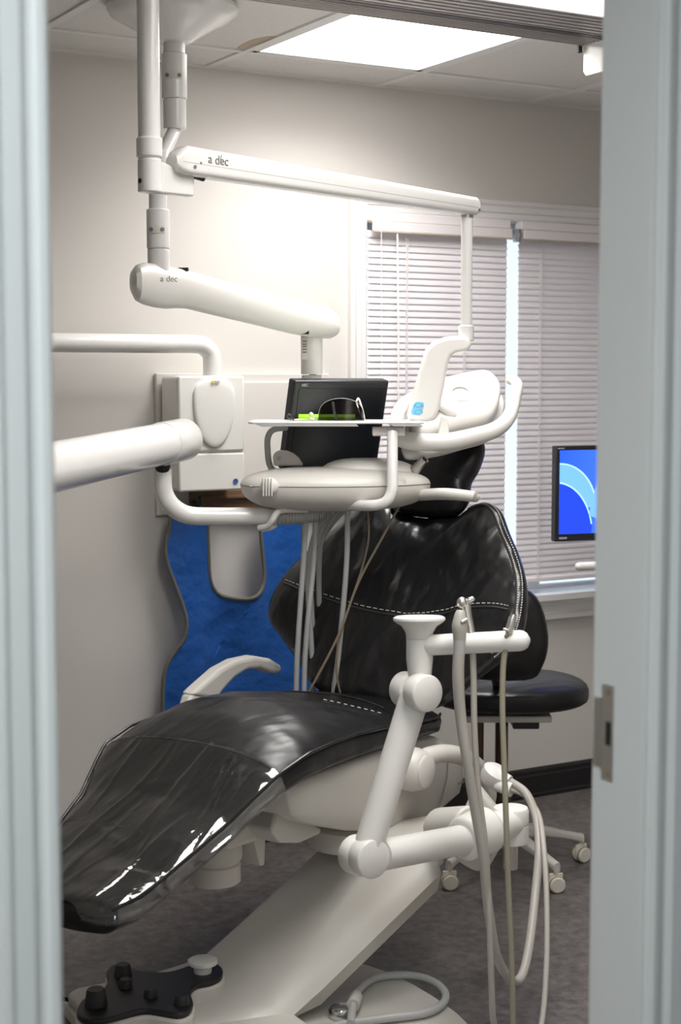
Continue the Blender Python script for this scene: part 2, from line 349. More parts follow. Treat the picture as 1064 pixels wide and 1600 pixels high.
# ---- door frame
door = mk('door_1', G().box((DX1, YH, 0), (DX1+.02, YF, DZ+.02)), JAMB, kind='structure', flat=True)
mk('jamb', G().box((DX0-.02, YH, 0), (DX0, YF, DZ+.02)), JAMB, door, flat=True)
mk('head_jamb', G().box((DX0, YH, DZ), (DX1, YF, DZ+.02)), JAMB, door, flat=True)
mk('door_stop', G().box((DX1-.0015, YH+.004, 0), (DX1, YF-.046, DZ)), JAMB, door, bevel=.001, flat=True)
mk('door_stop', G().box((DX0, YH+.02, 0), (DX0+.0015, YF-.046, DZ)), JAMB, door, flat=True)
def dcasing(x, sx, face, ny):
    pr = [(0, 0), (0, .010), (.004, .013), (.012, .013), (.016, .010), (.022, .010), (.030, .016), (.050, .017), (.056, .021), (.064, .021), (.064, 0)]
    return [V3((x+sx*a, face+ny*b, 0)) for a, b in pr]
mk('casing', G().prism(dcasing(DX1+.006, 1, YH, -1), (0, 0, DZ+.07)), JAMB, door, flat=True)
mk('casing', G().prism(dcasing(DX0-.004, -1, YH, -1), (0, 0, DZ+.07)), JAMB, door, flat=True)
mk('casing', G().prism(dcasing(DX1+.006, 1, YF, 1), (0, 0, DZ+.07)), JAMB, door, flat=True)
mk('casing', G().prism(dcasing(DX0-.006, -1, YF, 1), (0, 0, DZ+.07)), JAMB, door, flat=True)
g = G(); g.box((DX0-.004, YH-.018, DZ+.004), (DX1+.006, YH, DZ+.07)); mk('casing', g, JAMB, door, bevel=.004, flat=True)
sp = mk('strike_plate', G().box((DX1-.0025, 1.548, .972), (DX1+.001, 1.571, 1.098)), STEEL, door, bevel=.001, flat=True, label='worn brushed steel strike plate')
mk('strike_lip', G().prism([(DX1-.0025, 1.570, .988), (DX1-.0025, 1.570, 1.079), (DX1-.002, 1.586, 1.079), (DX1+.004, 1.592, 1.076), (DX1+.004, 1.592, .991), (DX1-.002, 1.586, .988)], (-.0015, 0, 0)), STEEL, sp, flat=True)
mk('latch_hole', G().box((DX1-.0034, 1.552, 1.019), (DX1-.002, 1.561, 1.050)), RUBBER, sp, flat=True)
for z in (.981, 1.089): mk('screw', G().lathe([(.0001, 0), (.0045, 0), (.004, .0012), (.0001, .0014)], (DX1-.0025, 1.556, z), (-1, 0, 0), 12), BRASS, sp)
# ================================================================== CEILING TRACK
trk = thing('ceiling_track', 'silver aluminium double ceiling track running across the top of the room', 'track', (1.6, 3.24, 2.385))
TX0, TX1 = XL, 2.72
for ya, yb in ((3.285, 3.385), (3.105, 3.265)):
    g = G(); g.box((TX0, ya, 2.385), (TX1, yb, ZC-.002)); mk('rail', g, ALU, trk, bevel=.003, flat=True)
    g = G()
    for k in range(6):
        y = ya+.012+(yb-ya-.024)*k/5; g.box((TX0, y-.0022, 2.3825), (TX1, y+.0022, 2.386))
    mk('rail_ribs', g, ALU, trk, flat=True)
mk('rail_gap_shade', G().box((TX0, 3.264, 2.383), (TX1, 3.286, 2.43)), RUBBER, trk, flat=True)  # flush black strip drawing the shaded gap between the two rails
g = G(); g.prism([(2.705, 3.30, 2.385), (2.705, 3.382, 2.385), (2.705, 3.382, 2.315), (2.705, 3.370, 2.303), (2.705, 3.20, 2.303), (2.705, 3.20, 2.385)], (.006, 0, 0)); mk('end_bracket', g, METALW, trk, bevel=.002, flat=True)
mk('end_bracket', G().box((2.70, 3.20, 2.3815), (2.86, 3.385, 2.385)), METALW, trk, flat=True)
mk('bumper', G().tube([(2.695, 3.385, 2.385), (2.695, 3.385, 2.366)], .007, 10), RUBBER, trk)
# ================================================================== DENTAL LAMP
PD = 3.385
lt = thing('dental_lamp', 'white dental operating lamp on a long jointed arm hung from the ceiling track', 'lamp', onY(232, 100, 3.2).xy.to_3d()+V3((0, 0, 2.385)))
pc = onY(232, 100, 3.2)
def pz(py, p=None): # height of a picture row on the post axis
    p = p or pc; d = (p-EYE).dot(FW); r = ray(532, py); return EYE.z+ (p.xy.length and (F0.dot(p-EYE))*(r.z/F0.dot(r)))
def vpost(g, p, y0, y1, rpx, d, **k): return g.tube([(p.x, p.y, pz(y0, p)), (p.x, p.y, pz(y1, p))], rpx*d/FPX, 24, **k)
mk('post', G().tube([(pc.x, pc.y, 2.386), (pc.x, pc.y, pz(295))], 17.5*PD/FPX, 28), METALW, lt)
mk('trolley', G().box((pc.x-.06, 3.12, 2.378), (pc.x+.06, 3.26, 2.388)), METALW, lt, bevel=.004)
mk('collar', vpost(G(), pc, 215, 247, 20.5, PD), METALW, lt, bevel=.004)
mk('swivel_sleeve', vpost(G(), pc, 249, 301, 18.8, PD), METALW, lt, bevel=.003)
mk('set_screw', G().tube([pc+V3((-.026, -.006, pz(284)-pc.z)), pc+V3((-.018, -.004, pz(284)-pc.z))], .006, 10), RUBBER, lt)
A0 = at(268, 250, 3.43); A1 = at(742, 324, 4.15)
ad = (A1-A0).normalized(); aside = ad.cross(UP).normalized(); aup = aside.cross(ad).normalized()
# bracket between post sleeve and arm
hv = V3((ad.x, ad.y, 0)).normalized()
b0 = V3((pc.x, pc.y, 0))
g = G(); zt, zb = pz(250), pz(301)
g.prism([b0+hv*.01-aside*.014+UP*zb, b0+hv*.115-aside*.014+UP*(zb-.0), b0+hv*.115-aside*.014+UP*(zb+.045), b0+hv*.06-aside*.014+UP*(zb+.06), b0+hv*.01-aside*.014+UP*zt], aside*.028)
mk('arm_bracket', g, METALW, lt, bevel=.004)
def rrect(c, e, b, w, h, rd, n=5):
    P = []
    for sx, sy, a0 in ((1, 1, 0), (-1, 1, 90), (-1, -1, 180), (1, -1, 270)):
        for k in range(n):
            a = math.radians(a0+90*k/(n-1)); P.append(c+e*(sx*(w-rd)+rd*math.cos(a))+b*(sy*(h-rd)+rd*math.sin(a)))
    return P
g = G(); L = (A1-A0).length; R = []
for t, hu, hd in ((0, .006, .010), (.004, .014, .020), (.012, .022, .026), (.03, .034, .029), (.06, .0335, .029), (.5, .029, .026), (.985, .0235, .0235), (.995, .022, .022), (1.0, .018, .018)):
    R.append(rrect(A0+ad*(L*t)+aup*((hu-hd)/2), aside, aup, .026 if .01 < t < .99 else .02, (hu+hd)/2, min(.012, (hu+hd)/2*.8)))
g.loft(R); arm = mk('arm', g, METALW, lt)
mk('cover_seam', G().tube([A0+ad*.012+aside*.0255-aup*.004, A0+ad*(L*.985)+aside*.0255-aup*.004], .0009, 6), PALEINK, arm)
for s_, q in ((.045, -.012), (.062, -.001), (L-.012, -.010)):
    mk('screw', G().tube([A0+ad*s_+aside*.025+aup*q, A0+ad*s_+aside*.0275+aup*q], .0045 if q != -.001 else .0025, 10), STEEL, arm)
text('lettering', 'a dec', .028, A0+ad*.112+aside*.0268+aup*.010, ad, aup, GREYINK, arm)
g = G().tube([A0+ad*.118+aside*.0268+aup*.012, A0+ad*.121+aside*.0268+aup*.024], .001, 5); mk('logo_mark', g, GREYINK, arm)
mk('cable_port', G().tube([A0+ad*.07-aside*.01-aup*.026, A0+ad*.10-aside*.01-aup*.029], .006, 8), RUBBER, arm)
# drop rod and head yoke
rd = A1-ad*.032
mk('hinge', G().tube([rd+V3((0, 0, .012)), rd+V3((0, 0, -.030))], .017, 16), STEEL, lt)
r1 = at(714, 515, 4.135)
mk('drop_rod', G().tube([rd+V3((0, 0, -.01)), V3((rd.x, rd.y, r1.z))], .0152, 20), METALW, lt)
mk('rod_sleeve', G().tube([V3((rd.x, rd.y, r1.z+.012)), V3((rd.x, rd.y, r1.z-.03))], .0205, 20), METALW, lt, bevel=.003)
yk = [(658, 572), (666, 545), (678, 533), (694, 527), (706, 525), (726, 525), (735, 529), (737, 537), (735, 545), (729, 549), (713, 551), (705, 556), (700, 570), (695, 600), (687, 640), (680, 655), (668, 660), (650, 660), (639, 656), (637, 650), (640, 636), (650, 600)]
RN = RT*.97+F0*-.24; RN.normalize()
g = G(); g.prism(ats([(x, y, 4.12) for x, y in yk]), F0*.058); yoke = mk('yoke', g, WHITE, lt, bevel=.016, seg=5)
def padpts(x0, y0, x1, y1, d): 
    return [(x0+4, y0), (x1, y0+1), (x1+2, y0+5), (x1-2, y1-4), (x1-6, y1), (x0-2, y1-1), (x0-4, y1-5), (x0, y0+5)]
g = G(); g.prism(ats([(x, y, 4.118) for x, y in padpts(646, 627, 661, 649, 0)]), F0*.006); pad = mk('switch_pad', g, BLUEBTN, yoke, bevel=.0015)
for yy in (632, 643):
    g = G(); g.tube(ats([(647, yy+2, 4.1165), (650, yy-1, 4.1165), (654, yy-2, 4.1165), (658, yy-1, 4.1165), (660, yy+2, 4.1165)]), .0022, 8); mk('button', g, BLUEBTN2, pad)
    g = G(); c = at(653.5, yy+1, 4.117); g.ell(c, RT*.0105, UP*.0055, F0*.002, 14, 6); mk('button', g, BLUEBTN, pad)
# lamp head
ex = (at(770, 657, 4.24)-at(650, 690, 4.16)).normalized(); ey = (at(738, 590, 4.30)-at(700, 676, 4.14)); ey = (ey-ex*ey.dot(ex)).normalized(); ez = ex.cross(ey)
if ez.dot(FW) > 0: ez = -ez
hc = at(712, 640, 4.22)
def xy(px, py, d=4.2):
    r = ray(px, py); q = EYE + r*((hc-EYE).dot(ez)/r.dot(ez)) - hc; return (q.dot(ex), q.dot(ey))
out = [xy(*p) for p in ((655, 612), (690, 600), (735, 590), (757, 587), (772, 595), (781, 612), (779, 632), (771, 652), (755, 664), (720, 674), (690, 682), (652, 687), (641, 680), (640, 660))]
g = G(); g.pillow(spl2(out, 4), hc, ex, ey, ez, .028, .05, 7, edge=.012, pb=3); head = mk('lamp_housing', g, WHITE, lt)
o2 = [((x-.0)*1.13, y*1.10-.006) for x, y in out]
g = G(); g.pillow(spl2(o2, 4), hc-ez*.05, ex, ey, ez, .014, .012, 6, edge=.006); mk('reflector_shell', g, WHITE, lt)
c = hc+ez*.034+ex*xy(717, 632)[0]+ey*xy(717, 632)[1]
g = G(); g.lathe([(.031, -.004), (.031, .008), (.024, .010), (.022, -.004)], c, ez, 24); mk('pivot_ring', g, WHITE, head)
g = G(); g.lathe([(.0225, -.002), (.0225, .006), (.002, .007)], c, ez, 20); mk('pivot_recess_shade', g, HOSET, head)  # darker disc: shade of the pivot recess put into its colour
g = G(); g.tube(ats([(684, 632, 4.15), (697, 641, 4.145), (708, 648, 4.15)]), .0105, 14, dome=True); mk('pivot_arm', g, WHITE, lt)
g = G(); g.prism(ats([(x, y, 4.11) for x, y in ((690, 650), (699, 652), (702, 672), (701, 684), (703, 689), (698, 694), (690, 691), (684, 678), (687, 665))]), F0*.02); mk('tilt_lever', g, WHITE, lt, bevel=.004)
g = G()
hp = [(622, 655, 4.30), (630, 640, 4.28), (645, 628, 4.27)]
mk('handle', G().tube(ats([(645, 622, 4.28), (628, 634, 4.24), (619, 655, 4.18), (622, 680, 4.13)]), .017, 14, 6, dome=True), WHITE, lt)
R = []
hs = [(622, 684, 4.12, 13), (640, 689, 4.10, 14), (670, 691, 4.09, 14), (700, 690, 4.09, 14), (735, 683, 4.10, 13.5), (765, 675, 4.12, 13), (785, 664, 4.14, 12), (797, 648, 4.17, 11), (803, 628, 4.2, 10), (808, 608, 4.22, 9), (808, 600, 4.235, 8.5), (802, 594, 4.25, 7.5), (797, 594, 4.265, 7)]
g = G().tube([at(*p[:3]) for p in hs], [p[3]*p[2]/FPX for p in hs], 16, 5, dome=True); mk('handle', g, WHITE, lt)
# ================================================================== MONITOR ARM
cn = onZ(270, 8, ZC); CDp = 3.98
ma = thing('monitor_arm', 'white ceiling mounted monitor arm with cone-shaped canopy and thick sloping arm', 'monitor arm', (cn.x, cn.y, ZC-.6))
kx = CDp/FPX
mk('canopy', G().lathe([(.165, 0), (.168, -.010), (.160, -.024), (.14, -.036), (.055, -.083), (.047, -.090), (.03, -.092)], (cn.x, cn.y, ZC-.002), UP, 44), METALW, ma)
def cz(py): return pz(py, cn)
cc = V3((cn.x+.003, cn.y, 0))
mk('neck', G().tube([(cc.x, cc.y, ZC-.085), (cc.x, cc.y, cz(90))], 17*kx, 24), METALW, ma)
up = mk('upper_sleeve', G().tube([(cc.x, cc.y, cz(84)), (cc.x, cc.y, cz(155))], 19.8*kx, 28), METALW, ma, bevel=.003)
mk('upper_pivot', G().tube([(cc.x, cc.y, cz(155)), (cc.x, cc.y, cz(202))], 18*kx, 28), METALW, ma, bevel=.003)
def tagplate(c, r, py, p, par):
    n_ = (-F0); z = pz(py, p); g = G()
    ctr = V3((c.x, c.y, z)); ds = []
    for k in range(7):
        q = math.radians(-38+76*k/6); ds.append(n_*math.cos(q)+RT*math.sin(q))
    g.loft([[ctr+d_*(r-.001)-UP*.009, ctr+d_*(r-.001)+UP*.009, ctr+d_*(r+.0025)+UP*.009, ctr+d_*(r+.0025)-UP*.009] for d_ in ds])
    pl = mk('clamp_plate', g, CREAM, par)
    for d_ in (ds[1], ds[5]): mk('screw', G().tube([ctr+d_*(r+.002), ctr+d_*(r+.0055)], .0050, 12), GREYINK, pl)
tagplate(cc, 19.8*kx, 121, cn, up)
lp = at(247, 350, 3.86); lk = 3.86/FPX
mk('offset_link', G().tube([V3((cc.x, cc.y, cz(199)))+F0*.012, V3((lp.x, lp.y, pz(258, lp)))], .017, 18), METALW, ma)
mk('lower_neck', G().tube([(lp.x, lp.y, pz(235, lp)), (lp.x, lp.y, pz(332, lp))], 14*lk, 24), METALW, ma)
lo = mk('lower_sleeve', G().tube([(lp.x, lp.y, pz(327, lp)), (lp.x, lp.y, pz(389, lp))], 18*lk, 28), METALW, ma, bevel=.003)
mk('lower_pivot', G().tube([(lp.x, lp.y, pz(389, lp)), (lp.x, lp.y, pz(425, lp))], 17*lk, 28), METALW, ma, bevel=.003)
tagplate(lp, 18*lk, 360, lp, lo)
S = [(205.5, 440, 6), (208, 440, 18), (214, 442, 28), (225, 443, 33), (240, 446, 34), (258, 449, 33.5), (272, 450, 31.5), (290, 452, 30), (340, 465, 29), (400, 480, 28), (455, 494, 27.5), (495, 502, 26.5), (515, 506, 23), (524, 508, 16), (529, 509, 5)]
R = []
d0 = 3.86
for x, y, h in S:
    d = 3.86+(x-240)/(515-240)*.5; c = at(x, y, d); k = d/FPX
    e = (F0*.88-RT*.42).normalized(); wd = min(.040, h*k*1.05)
    R.append([c+UP*(h*k*math.copysign(abs(math.sin(a))**.85, math.sin(a)))+e*(wd*math.copysign(abs(math.cos(a))**.85, math.cos(a))) for a in [2*math.pi*q/24 for q in range(24)]])
arm2 = mk('sloping_arm', G().loft(R), WHITE, ma)
q0 = at(262, 437, 3.855); q1 = at(520, 502, 4.30)
mk('cover_seam', G().tube([at(240, 428, 3.822), at(300, 441, 3.932), at(400, 467, 4.114), at(500, 493, 4.296)], .0010, 6), GREYINK, arm2)
text('lettering', 'a dec', .021, at(264, 436, 3.836), RT*.9+F0*.4, UP, GREYINK, arm2)
mk('cable_gap', G().obox(at(287, 421, 3.93), RT*.012, UP*.004, F0*.01), RUBBER, arm2)
mp = at(487, 560, 4.35); mkk = 4.35/FPX
mk('drop_post', G().tube([(mp.x, mp.y, pz(505, mp)), (mp.x, mp.y, pz(585, mp))], 17*mkk, 24), WHITE, ma)
mk('drop_collar', G().tube([(mp.x, mp.y, pz(586, mp)), (mp.x, mp.y, pz(592, mp))], 15.5*mkk, 24), CREAM, ma)
nn = (-F0-RT*.35).normalized(); tt = nn.cross(UP).normalized()
lb = mk('rating_label', G().obox(V3((mp.x, mp.y, pz(545, mp)))+nn*17*mkk*.98-RT*.009, RT*.008, UP*.030, F0*.001), CREAM, ma)
for k, h in enumerate((.020, .012, .006, -.002, -.010)): mk('print_line', G().obox(V3((mp.x, mp.y, pz(545, mp)))+nn*17*mkk-RT*.009+UP*h-F0*.001, RT*.006, UP*.0016, F0*.0008), GREYINK, lb)
mk('joint_hole', G().obox(at(477, 519, 4.27), RT*.010, UP*.006, F0*.008), RUBBER, ma)
# ================================================================== HANGING MONITOR
a_ = math.radians(33); mx = RT*math.cos(a_)+F0*math.sin(a_); mn = RT*math.sin(a_)-F0*math.cos(a_); tl = math.radians(14)
mu = UP*math.cos(tl)+mn*math.sin(tl); mn2 = mn*math.cos(tl)-UP*math.sin(tl)
mt0 = at(461, 595, 4.21); MW, MH = .310, .255
mo = thing('patient_monitor', 'black switched-off monitor tilted forward under the sloping white arm', 'monitor', mt0-mu*MH+mx*MW/2)
def mpnt(x, y, z=0): return mt0+mx*x-mu*y+mn2*z
g = G().prism([mpnt(0, 0, -.035), mpnt(MW, 0, -.035), mpnt(MW, MH, -.035), mpnt(0, MH, -.035)], mn2*.035); mk('casing', g, BLACKP, mo, bevel=.006, seg=3)
g = G().prism([mpnt(.016, .022, .0005), mpnt(MW-.016, .022, .0005), mpnt(MW-.016, MH-.016, .0005), mpnt(.016, MH-.016, .0005)], mn2*.001); mk('screen', g, SCREEN, mo)
g = G().prism([mpnt(.02, .006, .0005), mpnt(MW-.02, .006, .0005), mpnt(MW-.02, .018, .0005), mpnt(.02, .018, .0005)], mn2*.0008); mk('bezel_strip', g, BLACKP, mo)
text('lettering', 'NEC', .011, mpnt(.032, .012, .0016), mx, mu, HOSEG, mo, .0003)
mk('mount_bracket', G().tube([V3((mp.x, mp.y, pz(588, mp))), mpnt(.12, .06, -.034)], .014, 12), BLACKP, mo)
hd = [at(450, 668, 4.26), at(428, 671, 4.25), at(419, 682, 4.25), at(418, 700, 4.26), at(423, 730, 4.28), at(446, 745, 4.31)]
mk('grab_handle', G().tube(hd, .0085, 10, 5), HOSEG, mo)
# ================================================================== X-RAY UNIT on the wall
wp = thing('wall_panel', 'painted wooden mounting panel on the wall behind the X-ray control box', 'panel', (2.1, YW, .98))
pw = [onY(x, y, YW-.02) for x, y in ((244, 583), (246, 806))]
PXa = pw[0].x; PZa = pw[0].z; PZb = pw[1].z
g = G(); g.box((PXa, YW-.018, PZb), (2.50, YW-.001, PZa)); mk('board', g, WALL, wp, bevel=.004, flat=True)
g = G(); g.box((PXa+.025, YW-.026, PZb+.025), (2.475, YW-.017, PZa-.025)); mk('raised_field', g, WALL, wp, bevel=.006, flat=True)
xr = thing('xray_unit', 'white wall mounted X-ray control box with oval cover and curved arm', 'x-ray machine', (2.1, 4.26, 1.1))
yb = 4.262
bl, br = onY(279, 650, yb).x, onY(381, 650, yb).x; bt, bb = onY(330, 587, yb).z, onY(330, 767, yb).z
zs = onY(330, 707, yb).z
mk('control_box', G().box((bl, yb+.004, bb), (br, YW-.027, bt)), WHITE, xr, bevel=.012, seg=3)
mk('upper_cover', G().box((bl-.001, yb-.004, zs+.002), (br+.001, yb+.01, bt)), WHITE, xr, bevel=.008, seg=3)
lw = mk('lower_cover', G().box((bl-.001, yb-.002, bb), (br+.001, yb+.01, zs-.002)), WHITE, xr, bevel=.008, seg=3)
oc = onY(334, 645, yb-.004); rx = (onY(365, 640, yb).x-onY(300, 640, yb).x)/2; rz = (onY(334, 593, yb).z-onY(334, 706, yb).z)/2
out = []
for k in range(40):
    a = 2*math.pi*k/40; s_ = math.sin(a); out.append((rx*math.copysign(abs(math.cos(a))**(.75 if s_ > 0 else 1), math.cos(a)), rz*(s_*.62+.32 if s_ < 0 else .32+.62*s_)-rz*.0 if False else rz*(abs(s_)**(.6)*.62+.32 if s_ > 0 else .32+1.3*s_)))
mk('oval_cover', G().pillow(out, oc+V3((0, .002, 0)), V3((1, 0, 0)), UP, V3((0, -1, 0)), .008, .002, 12, edge=.004), WHITE, xr)
mk('status_mark', G().box((oc.x-.012, yb-.0185, bt-.022), (oc.x-.004, yb-.0155, bt-.014)), YELLOW, xr, flat=True)
mk('status_mark', G().box((oc.x-.002, yb-.0185, bt-.021), (oc.x+.014, yb-.0155, bt-.015)), HOSEG, xr, flat=True)
lg = onY(368, 752, yb-.003); mk('round_badge', G().lathe([(.0085, 0), (.0085, .0015), (.005, .0015), (.0045, .0005), (.0001, .0005)], lg, (0, -1, 0), 20), NAVY, lw)
ya = 4.29
e0 = onY(331, 586, ya); e1 = onY(331, 565, ya); e2 = onY(322, 550, ya); e3 = onY(300, 545, ya); rr = .0275
mk('arm', G().tube([(e0.x, ya, e0.z-.01), (e1.x, ya, e1.z+.006), (e1.x-.006, ya, e1.z+.028), (e1.x-.028, ya, e1.z+.046), (e1.x-.055, ya, e1.z+.051), (e1.x-.12, ya, e1.z+.0515)], rr, 22, 5), METALW, xr)
mk('arm', G().tube([(e1.x-.115, ya, e1.z+.0515), (.95, ya, e1.z+.0515)], rr*1.01, 22, dome=True), METALW, xr)
# ================================================================== APRON on a wooden rack
rk = thing('coat_rack', 'brown wooden rack with dark hook on the wall below the X-ray box', 'rack', (2.2, YW, 1.0))
r0 = onY(296, 780, YW-.03); z0 = onY(350, 795, YW-.03).z; z1 = onY(350, 765, YW-.03).z
mk('board', G().box((r0.x, YW-.045, z0-.005), (2.62, YW-.001, z1)), WOOD, rk, bevel=.003, flat=True)
mk('ledge', G().box((r0.x, YW-.06, z0+.035), (2.62, YW-.044, z0+.042)), WOOD, rk, flat=True)
for hx in (onY(305, 785, YW-.06).x, 2.46):
    mk('hook', G().tube([(hx, YW-.045, z0+.025), (hx, YW-.085, z0+.02), (hx, YW-.09, z0+.04)], .008, 10, 4, dome=True), BLACKP, rk)
apx = [(277, 800), (268, 830), (262, 858), (266, 885), (276, 915), (287, 950), (291, 975), (286, 1000), (270, 1025), (259, 1050), (256, 1085), (258, 1150), (262, 1185), (300, 1195), (400, 1195), (480, 1180), (500, 1150), (505, 1080), (498, 1050), (480, 1010), (462, 985), (452, 960), (452, 930), (466, 895), (474, 865), (472, 838), (466, 800), (408, 800), (407, 830), (411, 870), (413, 900), (408, 920), (395, 932), (375, 936), (350, 932), (337, 920), (330, 900), (327, 860), (325, 830), (322, 800)]
ya2 = YW-.085
def wav(p): return V3((0, .012*math.sin(p.x*34)+.008*math.sin(p.x*17+p.z*6), 0))
base = [onY(x, y, ya2) for x, y in apx]
P, _ = spline(base, [0]*len(base), 3, True)
ap = thing('lead_apron', 'blue vinyl X-ray apron with grey piped edge hanging on the wall', 'apron', (2.3, ya2, .45))
me = bmesh.new()
def fillmesh(P, thick, off):
    bm = bmesh.new(); vs_ = [bm.verts.new(p) for p in P]; f = bm.faces.new(vs_); f.normal_update()
    bmesh.ops.triangulate(bm, faces=[f], ngon_method='EAR_CLIP')
    for _ in range(3):
        e = [q for q in bm.edges if q.calc_length() > .03]
        if e: bmesh.ops.subdivide_edges(bm, edges=e, cuts=1)
        bmesh.ops.triangulate(bm, faces=bm.faces[:])
    g = G(); bm.verts.index_update(); vv = [v.co.copy()+off(v.co) for v in bm.verts]; n = len(vv)
    ff = [tuple(v.index for v in q.verts) for q in bm.faces]; be = [(q.verts[0].index, q.verts[1].index) for q in bm.edges if q.is_boundary]; bm.free()
    g.add(vv+[p+V3(thick) for p in vv], ff+[tuple(n+i for i in reversed(q)) for q in ff]+[(a, b, n+b, n+a) for a, b in be]); return g
mk('apron_sheet', fillmesh(P, (0, .006, 0), wav), BLUE, ap)
g = G(); PP = [p+wav(p)+V3((0, .002, 0)) for p in P]; PP.append(PP[0]); g.tube(PP, .0062, 8, cap=False); mk('piped_edge', g, PIPING, ap)
# ================================================================== DENTAL CHAIR
AX = math.radians(63); U = V3((math.sin(AX), math.cos(AX), 0)); VV = V3((math.cos(AX), -math.sin(AX), 0)); OC = V3((1.447, 3.193, 0))
def ch(u, v, z): return OC+U*u+VV*v+UP*z
def chp(px, py, v): r = ray(px, py); return EYE + r*((ch(0, v, 0)-EYE).dot(VV)/r.dot(VV))
chair = thing('dental_chair', 'black leather dental chair with cream base shell, reclined backrest and headrest', 'dental chair', (1.62, 3.12, 0))
# base plate along the room, lift arm
bo = [(1.215, 3.40), (1.25, 3.43), (1.75, 3.435), (1.86, 3.40), (1.94, 3.30), (1.985, 3.15), (1.99, 2.95), (1.96, 2.80), (1.88, 2.68), (1.7, 2.62), (1.4, 2.62), (1.23, 2.66), (1.20, 2.72)]
g = G().prism([V3((x, y, .002)) for x, y in spl2(bo, 3)], (0, 0, .03)); mk('base_plate', g, SHELL, chair, bevel=.012, seg=3)
g = G().prism([V3((x, y, .03)) for x, y in ((1.222, 3.40), (1.25, 3.42), (1.60, 3.42), (1.63, 3.38), (1.63, 2.90), (1.60, 2.86), (1.25, 2.86), (1.222, 2.89))], (0, 0, .03)); mk('base_cover', g, SHELL, chair, bevel=.012, seg=3)
g = G()
R = []
for x in (1.40, 1.46, 1.52, 1.58, 1.70, 1.82, 1.94, 2.02):
    zt = max(.066, .06+(x-1.55)*.677)+.008*max(0, 1-abs(x-1.53)/.08); zl = max(.034, zt-.10)
    R.append([V3((x, 3.035, zl)), V3((x, 3.02, max(.033, zt-.055))), V3((x, 3.032, max(.034, zt-.034))), V3((x, 3.05, zt-.013)), V3((x, 3.07, zt-.003)), V3((x, 3.09, zt)), V3((x, 3.39, zt)), V3((x, 3.408, zt-.006)), V3((x, 3.418, zt-.02)), V3((x, 3.42, zl))])
mk('lift_arm', G().loft(R), SHELL, chair, bevel=.006, ang=50)
# seat cushion
ST = [(-.455, .425, .004, .05, .030), (-.45, .430, .006, .10, .05), (-.43, .437, .008, .145, .062), (-.38, .452, .010, .170, .066), (-.30, .478, .012, .180, .066), (-.13, .556, .016, .215, .066), (-.05, .610, .022, .242, .066), (0, .640, .032, .258, .070), (.10, .664, .055, .264, .074), (.20, .668, .074, .262, .075), (.32, .664, .072, .252, .074), (.45, .657, .052, .256, .068), (.58, .648, .034, .270, .060), (.68, .640, .026, .270, .054), (.75, .634, .02, .235, .045), (.79, .628, .014, .17, .035), (.80, .622, .006, .10, .02)]
def seat_top(u, v):
    z, cr, w_, th = interp(ST, u); t = min(1, abs(v)/w_); return z+cr*(1-t**2.2)-.5*th*(1-(1-t**9)**.5)
def seat_ring(u):
    z, cr, w_, th = interp(ST, u); P = []
    n = 36
    for k in range(n):
        a = 2*math.pi*k/n; c, s_ = math.cos(a), math.sin(a)
        v = w_*math.copysign(abs(c)**.42, c); h = math.copysign(abs(s_)**.55, s_)
        zz = z-th/2+h*th/2
        if s_ > 0: zz += cr*(1-(abs(v)/w_)**2.2)
        pk = .0022*math.sin(u*95+v*20)*max(0, .35-abs(abs(v)-.2))*(1 if s_ > 0 else 0)
        P.append(ch(u, v, zz+pk))
    return P
us = [-.455, -.452, -.447, -.44, -.43]+[-.42+.02*k for k in range(60)]; us = [u for u in us if u < .795]+[.797, .80]
seat = mk('seat_cushion', G().loft([seat_ring(u) for u in us]), LEATHER, chair, ang=60)
def seamline(pts, r=.0022, lift=.001): return G().tube([ch(u, v, seat_top(u, v)+lift) for u, v in pts], r, 6)
mk('seam', seamline([(.0-.0*v, v) for v in [-.25+.02*k for k in range(26)]], .0035), SEAM, seat)
mk('seam', seamline([(-.22, -.18+.02*k) for k in range(19)], .0025), SEAM, seat)
mk('seam', seamline([(.60-.02*abs(k-8)*.3, -.17+.022*k) for k in range(17)], .0025), SEAM, seat)
g = G()
for side in (1, -1):
    pts = []
    for k in range(60):
        u = -.43+.0198*k; z, cr, w_, th = interp(ST, u); pts.append(ch(u, side*(w_*.985), z-.004))
    g.tube(pts, .004, 7)
mk('edge_piping', g, LEATHER, seat)
g = G()
for side in (1,):
    for k in range(9):
        u = .40+.012*k; v = .10+.012*k; g.tube([ch(u, v, seat_top(u, v)+.0006), ch(u+.006, v+.006, seat_top(u+.006, v+.006)+.0006)], .0011, 5)
mk('stitching', g, STITCH, seat)
# cream shell under the seat
def chpts(l, v): return [chp(x, y, v) for x, y in l]
sh = [(452, 1232), (458, 1252), (464, 1276), (482, 1287), (505, 1293), (550, 1300), (600, 1300), (640, 1293), (672, 1281), (695, 1268), (727, 1240), (733, 1215), (729, 1185), (716, 1168), (690, 1152), (640, 1150), (560, 1170), (500, 1196), (470, 1216)]
so = [((p-OC).dot(U), p.z) for p in chpts(sh, .235)]
so = [(u, min(z, interp(ST, u)[0]-interp(ST, u)[3]*1.0)) for u, z in so]
g = G().pillow(so, OC, U, UP, VV, .022, .022, 5, c=(.45, .5), edge=.215)
shell = mk('seat_shell', g, SHELL, chair)
g = G().tube([chp(x, y, .2385) for x, y in ((700, 1185), (698, 1215), (692, 1240), (686, 1262))], .0022, 6); mk('shell_seam', g, GREYINK, shell)
text('lettering', 'a dec', .017, chp(721, 1222, .2375), U, UP, GREYINK, shell)
